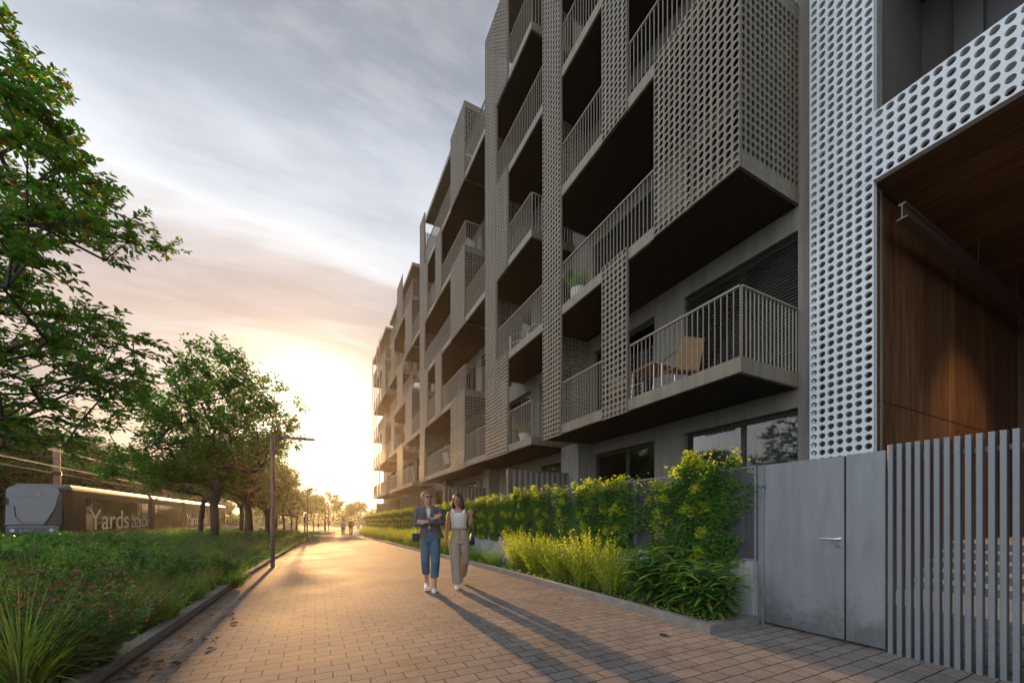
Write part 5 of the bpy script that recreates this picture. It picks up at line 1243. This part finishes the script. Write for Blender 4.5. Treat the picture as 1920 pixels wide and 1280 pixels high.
# open the front: drop shell faces in a V with flared hem
bm = bmesh.new(); bm.from_mesh(sh.data)
dele = []
for f in bm.faces:
    c = f.calc_center_median()
    if c.y < .02:
        x = c.x; z_ = c.z
        if z_ > 1.12: lo, hi = .034 - (z_ - 1.12) * .17, .05 + (z_ - 1.12) * .06
        else: lo, hi = .035 - (1.12 - z_) * .30, .055 + (1.12 - z_) * .55
        if lo < x < hi: dele.append(f)
    if c.z < .915 or c.z > 1.492: dele.append(f)
bmesh.ops.delete(bm, geom=list(set(dele)), context='FACES'); bm.to_mesh(sh.data); bm.free()
md = sh.modifiers.new('th', 'SOLIDIFY'); md.thickness = .008
b = MB()
b.tube([(-.11, .02, 1.445), (-.15, .02, 1.41), (-.17, .012, 1.30), (-.175, -.02, 1.15), (-.10, -.10, 1.155), (-.02, -.155, 1.19), (.07, -.155, 1.235)], [.035, .057, .060, .056, .052, .047, .043], 14)
b.tube([(.165, .02, 1.455), (.205, .02, 1.425), (.237, .01, 1.31), (.262, -.02, 1.17), (.18, -.13, 1.165), (.10, -.19, 1.195), (.03, -.195, 1.20)], [.035, .058, .060, .056, .052, .047, .043], 14)
remesh(b, 'sleeves', M_BLAZ, sh, .009, 2)
for s_ in (-1, 1):   # lapels
    x0 = .045
    MB().add([(x0 + s_ * .012, -.126, 1.17), (x0 + s_ * .085 - .01, -.130, 1.33), (x0 + s_ * .075 - .01, -.118, 1.38), (x0 - .02 + s_ * .065, -.075, 1.475), (x0 - .02 + s_ * .048, -.085, 1.44), (x0 - .01 + s_ * .03, -.132, 1.32)], [(0, 1, 2, 5)], [(5, 2, 3, 4)]).build('lapel', M_BLAZ, sh)
# hair with bun
b = MB(); t = MB(); t.ell((0, 0, 0), (.081, .10, .094), 16, 10); b.add([W1(p[0], p[1] + .018, p[2] + .038) for p in t.V[0]], *t.F)
t = MB(); t.ell((0, 0, 0), (.04, .04, .042), 12, 8); b.add([W1(p[0], p[1] + .118, p[2] + .025) for p in t.V[0]], *t.F)
hr = remesh(b, 'hair', M_HAIRB, w1, .008, 1)
Rm = Matrix.Rotation(-R(28), 3, 'Z'); bm = bmesh.new(); bm.from_mesh(hr.data); dele = []
for f in bm.faces:
    c = f.calc_center_median(); l = Rm @ Vector((c.x - hc[0], c.y - hc[1], c.z - hc[2]))
    if l.y < -.035 and l.z < .075 - abs(l.x) * .35: dele.append(f)
    elif l.y < .01 and l.z < .02: dele.append(f)
bmesh.ops.delete(bm, geom=list(set(dele)), context='FACES'); bm.to_mesh(hr.data); bm.free(); md = hr.modifiers.new('th', 'SOLIDIFY'); md.thickness = .01
sg = MB()
for s_ in (-1, 1):
    t = MB(); t.ell((0, 0, 0), (.026, .007, .019), 12, 7); sg.add([W1(p[0] + s_ * .030, p[1] - .092, p[2] + .012) for p in t.V[0]], *t.F)
    t = MB(); t.tube([(s_ * .055, -.085, .016), (s_ * .076, .0, .012)], .003, 5); sg.add([W1(*p) for p in t.V[0]], *t.F)
t = MB(); t.tube([(-.01, -.099, .015), (.01, -.099, .015)], .003, 5); sg.add([W1(*p) for p in t.V[0]], *t.F)
sg.build('sunglasses', M_SUNG, w1, smooth=True)
def lips(W, root):
    t = MB(); t.ell((0, -.0845, -.052), (.020, .006, .0065), 10, 6); m_ = MB(); m_.add([W(*p) for p in t.V[0]], *t.F); m_.build('lips', M_LIP, root, smooth=True)
lips(W1, w1)
shoe(w1, (.002, .055, .012), R(6), R(-6), M_SHOE); shoe(w1, (.135, -.115, .008), R(-4), R(6), M_SHOE)
bg_ = empty('shoulder_bag', (0, 0, 0)); tag(bg_, 'small navy handbag on a chain hanging at the blazer woman side', 'bag'); bg_.location = w1.location; bg_.rotation_euler = w1.rotation_euler
MB().bbox(-.235, -.12, -.06, .02, .86, 1.0, .012).build('bag_body', M_BAG, bg_); MB().bbox(-.238, -.117, -.067, -.0605, .93, 1.003, .002).build('flap', M_BAG, bg_)
MB().tube([(-.225, -.02, 1.0), (-.215, -.01, 1.2), (-.14, .0, 1.487), (-.10, .09, 1.46), (-.16, .12, 1.2), (-.15, 0, 1.0)], .005, 5).build('chain', M_CHROME, bg_)

# woman 2: white tank top, beige wide trousers, one hand raised to the bag strap
w2 = empty('person', (2.31, 6.78, 0), R(-18.5)); tag(w2, 'woman in a white tank top and wide beige trousers with shoulder length brown hair', 'person')
b = MB(); hc2 = (0, 0, 1.585); W2 = headparts(w2, b, hc2, R(-18))
b.tube([(.02, .02, 1.39), (.01, .015, 1.47), (.0, .01, 1.55)], [.056, .045, .048], 14)
ringtube(b, [(.035, .01, .84, .15, .105), (.035, .01, .94, .16, .112), (.03, .01, 1.08, .115, .088), (.025, .01, 1.2, .13, .095), (.02, .01, 1.31, .15, .10), (.02, .01, 1.38, .155, .08), (.018, .01, 1.43, .09, .06)])
b.tube([(-.045, .0, .9), (-.03, -.10, .5), (-.01, -.15, .10), (-.01, -.19, .045)], [.085, .05, .032, .03], 12); b.tube([(.115, .02, .9), (.12, .04, .5), (.09, .33, .22), (.085, .34, .12)], [.085, .05, .032, .03], 12)
b.tube([(-.135, .01, 1.375), (-.165, .03, 1.24), (-.18, .03, 1.10), (-.195, .0, .96), (-.20, -.02, .87)], [.044, .038, .034, .028, .021], 12); hand(b, (-.20, -.02, .87), (-.03, -.12, -1), (.9, -.2, 0), .95, .45, -1)
b.tube([(.175, .01, 1.375), (.225, .03, 1.24), (.265, .0, 1.12), (.262, -.06, 1.22), (.245, -.08, 1.31)], [.044, .038, .034, .028, .021], 12); hand(b, (.245, -.08, 1.31), (-.1, -.05, 1), (-.3, .9, 0), .9, 1.1, -1)
remesh(b, 'body', M_SKIN2, w2, .0065, 2)
b = MB(); ringtube(b, [(.03, .008, 1.06, .135, .098), (.028, .006, 1.12, .128, .10), (.025, .0, 1.2, .142, .108), (.022, .0, 1.30, .158, .112), (.02, .0, 1.36, .145, .098)])
for s_ in (-1, 1): b.tube([(.02 + s_ * .075, -.07, 1.34), (.02 + s_ * .092, -.055, 1.385), (.02 + s_ * .10, -.01, 1.415)], [.034, .03, .026], 10, flat=(1, .6))
tk = remesh(b, 'tank_top', M_TEE, w2, .008, 2)
st = MB()
for s_ in (-1, 1): st.tube([(.02 + s_ * .10, -.085, 1.33), (.02 + s_ * .105, -.045, 1.40), (.02 + s_ * .10, .01, 1.43), (.02 + s_ * .10, .07, 1.34)], [.026, .024, .022, .026], 8, flat=(1, .5))
st.build('strap', M_TEE, tk, smooth=True)
b = MB()
ringtube(b, [(.035, .01, .80, .165, .12), (.035, .01, .90, .175, .125), (.033, .01, 1.0, .15, .115), (.03, .01, 1.085, .13, .10)])
b.tube([(-.05, .0, .86), (-.05, -.06, .66), (-.035, -.11, .45), (-.02, -.12, .25), (-.012, -.14, .09)], [.105, .098, .092, .092, .090], 18)
b.tube([(.12, .02, .86), (.125, .03, .66), (.12, .07, .46), (.10, .20, .30), (.085, .28, .19)], [.105, .098, .092, .090, .088], 18)
tr_ = remesh(b, 'trousers', M_BEI, w2, .009, 3)
MB().loft([(.03, .006, 1.055, .142, .109), (.03, .006, 1.10, .138, .106)], 24).build('waistband', M_BEI, tr_, smooth=True)
MB().tube([(.03, -.108, 1.06), (.0, -.122, 1.02), (.03, -.125, .985), (.055, -.122, 1.02), (.03, -.108, 1.06), (.035, -.125, .96), (.04, -.13, .86)], .0055, 6).build('drawstring', M_BEI, tr_, smooth=True)
# hair, shoulder length
b = MB(); t = MB(); t.ell((0, 0, 0), (.088, .104, .098), 16, 10); b.add([W2(p[0], p[1] + .018, p[2] + .035) for p in t.V[0]], *t.F)
for (x, y, zl, r_) in ((-.078, .0, -.17, .026), (-.07, .045, -.19, .034), (-.03, .085, -.2, .04), (.03, .085, -.2, .04), (.075, .045, -.20, .036), (.085, .0, -.19, .030), (.088, -.03, -.15, .018)):
    t = MB(); t.tube([(x * .85, y, .06), (x * 1.02, y * 1.05, -.03), (x * 1.18, y * 1.1 - .004, zl * .7), (x * 1.12, y - .01, zl)], [r_, r_ * 1.05, r_, r_ * .45], 10); b.add([W2(*p) for p in t.V[0]], *t.F)
hr = remesh(b, 'hair', M_HAIRD, w2, .008, 1)
Rm = Matrix.Rotation(R(18), 3, 'Z'); bm = bmesh.new(); bm.from_mesh(hr.data); dele = []
for f in bm.faces:
    c = f.calc_center_median(); l = Rm @ Vector((c.x - hc2[0], c.y - hc2[1], c.z - hc2[2]))
    if l.y < -.03 and l.z < .085 - abs(l.x + .012) * .55 and l.z > -.12 and abs(l.x) < .066: dele.append(f)
bmesh.ops.delete(bm, geom=list(set(dele)), context='FACES'); bm.to_mesh(hr.data); bm.free(); md = hr.modifiers.new('th', 'SOLIDIFY'); md.thickness = .008
ey = MB()
for s_ in (-1, 1):
    t = MB(); t.ell((s_ * .029, -.0835, .012), (.011, .006, .0055), 10, 6); ey.add([W2(*p) for p in t.V[0]], *t.F)
    t = MB(); t.tube([(s_ * .016, -.090, .032), (s_ * .032, -.091, .036), (s_ * .046, -.080, .031)], .0028, 5); ey.add([W2(*p) for p in t.V[0]], *t.F)
ey.build('eyes', M_EYE, w2, smooth=True); lips(W2, w2)
shoe(w2, (-.012, -.125, .008), R(3), R(8), M_SHOE); shoe(w2, (.085, .35, .10), R(-2), R(-48), M_SHOE)
bg2 = empty('handbag', w2.location, w2.rotation_euler[2]); tag(bg2, 'soft dark blue handbag hanging from the shoulder of the woman in white', 'bag')
b = MB(); b.loft([(.27, .03, .77, .03, .07), (.27, .03, .80, .05, .11), (.27, .03, .90, .045, .12), (.268, .03, .99, .02, .09)], 16); b.build('bag_body', M_BAG, bg2, smooth=True)
MB().tube([(.265, -.05, .985), (.25, -.06, 1.2), (.215, -.02, 1.40), (.185, .03, 1.43), (.22, .09, 1.2), (.265, .10, .985)], .007, 6).build('strap', M_BAG, bg2, smooth=True)

# distant walkers
def walker(loc, rz, label, mt, mb_, mh, skirt=False, stride=.22, bag=False):
    r = empty('person', loc, rz); tag(r, label, 'person', None); b = MB()
    ringtube(b, [(0, 0, .86, .15, .11), (0, 0, .98, .155, .11), (0, 0, 1.12, .13, .095), (0, 0, 1.3, .17, .11), (0, 0, 1.42, .17, .09), (0, 0, 1.47, .07, .06)], 14)
    b.tube([(0, 0, 1.42), (0, 0, 1.56)], [.05, .05], 10); b.ell((0, 0, 1.64), (.08, .095, .115)); b.tube([(0, -.09, 1.64), (0, -.11, 1.615)], [.01, .014], 6)
    for s_ in (-1, 1):
        b.tube([(s_ * .08, 0, .9), (s_ * .09, -s_ * stride * .5, .5), (s_ * .09, s_ * stride * .35, .08), (s_ * .09, s_ * stride * .35 - .12, .03)], [.085, .055, .038, .034], 10)
        b.tube([(s_ * .17, 0, 1.4), (s_ * .22, s_ * .05, 1.14), (s_ * .21, -s_ * .1, .9)], [.045, .036, .026], 8); hand(b, (s_ * .21, -s_ * .1, .9), (0, -s_ * .3, -1), (-s_, 0, 0), .95, .5, s_)
    remesh(b, 'body', M_SKIN2, r, .012, 2)
    b = MB(); ringtube(b, [(0, 0, .84, .19, .14), (0, 0, 1.1, .165, .12), (0, 0, 1.3, .185, .125), (0, 0, 1.43, .18, .10), (0, 0, 1.49, .07, .065)], 16)
    for s_ in (-1, 1): b.tube([(s_ * .17, 0, 1.41), (s_ * .225, s_ * .05, 1.14), (s_ * .215, -s_ * .08, .94)], [.062, .055, .045], 10)
    remesh(b, 'jacket', mt, r, .014, 2)
    b = MB(); ringtube(b, [(0, 0, .8, .16, .12), (0, 0, 1.0, .15, .11)], 14)
    for s_ in (-1, 1): b.tube([(s_ * .08, 0, .9), (s_ * .09, -s_ * stride * .5, .5), (s_ * .09, s_ * stride * .35, .1)], [.10, .075, .06], 12)
    remesh(b, 'trousers', mb_, r, .014, 2)
    MB().ell((0, .015, 1.665), (.088, .10, .112)).build('hair', mh, r, smooth=True)
    for s_ in (-1, 1): shoe(r, (s_ * .09, s_ * stride * .35 - .0, .01), 0, 0, M_BELT if mb_ is M_DKC else M_SHOE)
    return r
M_DKC = mat('dark_cloth', (.03, .03, .035), .85); M_DKB = mat('brown_coat', (.06, .045, .04), .85); M_LTC = mat('light_cloth', (.35, .36, .38), .85)
wa = walker((2.45, 42.4, G(42.4)), R(175), 'distant walker in dark trousers and pale top, left one of the couple on the path', M_LTC, M_DKC, M_HAIRD)
wb = walker((3.2, 42.6, G(42.6)), R(185), 'distant walker in a dark brown coat, right one of the couple on the path', M_DKB, M_DKC, M_HAIRD, stride=.3)
wc = walker((6.2, 69.0, G(60)), R(10), 'tiny pale figure on the far bend of the path, left of the striding one', M_LTC, M_LTC, M_HAIRD)
wd = walker((7.0, 67.5, G(60)), R(10), 'tiny striding figure in light clothes on the far bend nearest the hedge', M_LTC, M_JEAN, M_HAIRD, stride=.45)

# ------------------------------------------------------------------ haze: warm evening air over the street
hm = bpy.data.materials.new('haze_air'); hm.use_nodes = True; t = NT(hm.node_tree); pv = t.n('ShaderNodeVolumePrincipled', i_Density=.00035, i_Anisotropy=.8); pv.inputs['Color'].default_value = (1.0, .93, .84, 1)
oo = t.n('ShaderNodeOutputMaterial'); t.l(pv.outputs[0], oo.inputs['Volume'])
hz = MB().box(-60, 45, -32, 150, -2.5, 22).build('haze', hm); tag(hz, 'thin warm evening haze over the whole street', 'haze', kind='stuff')
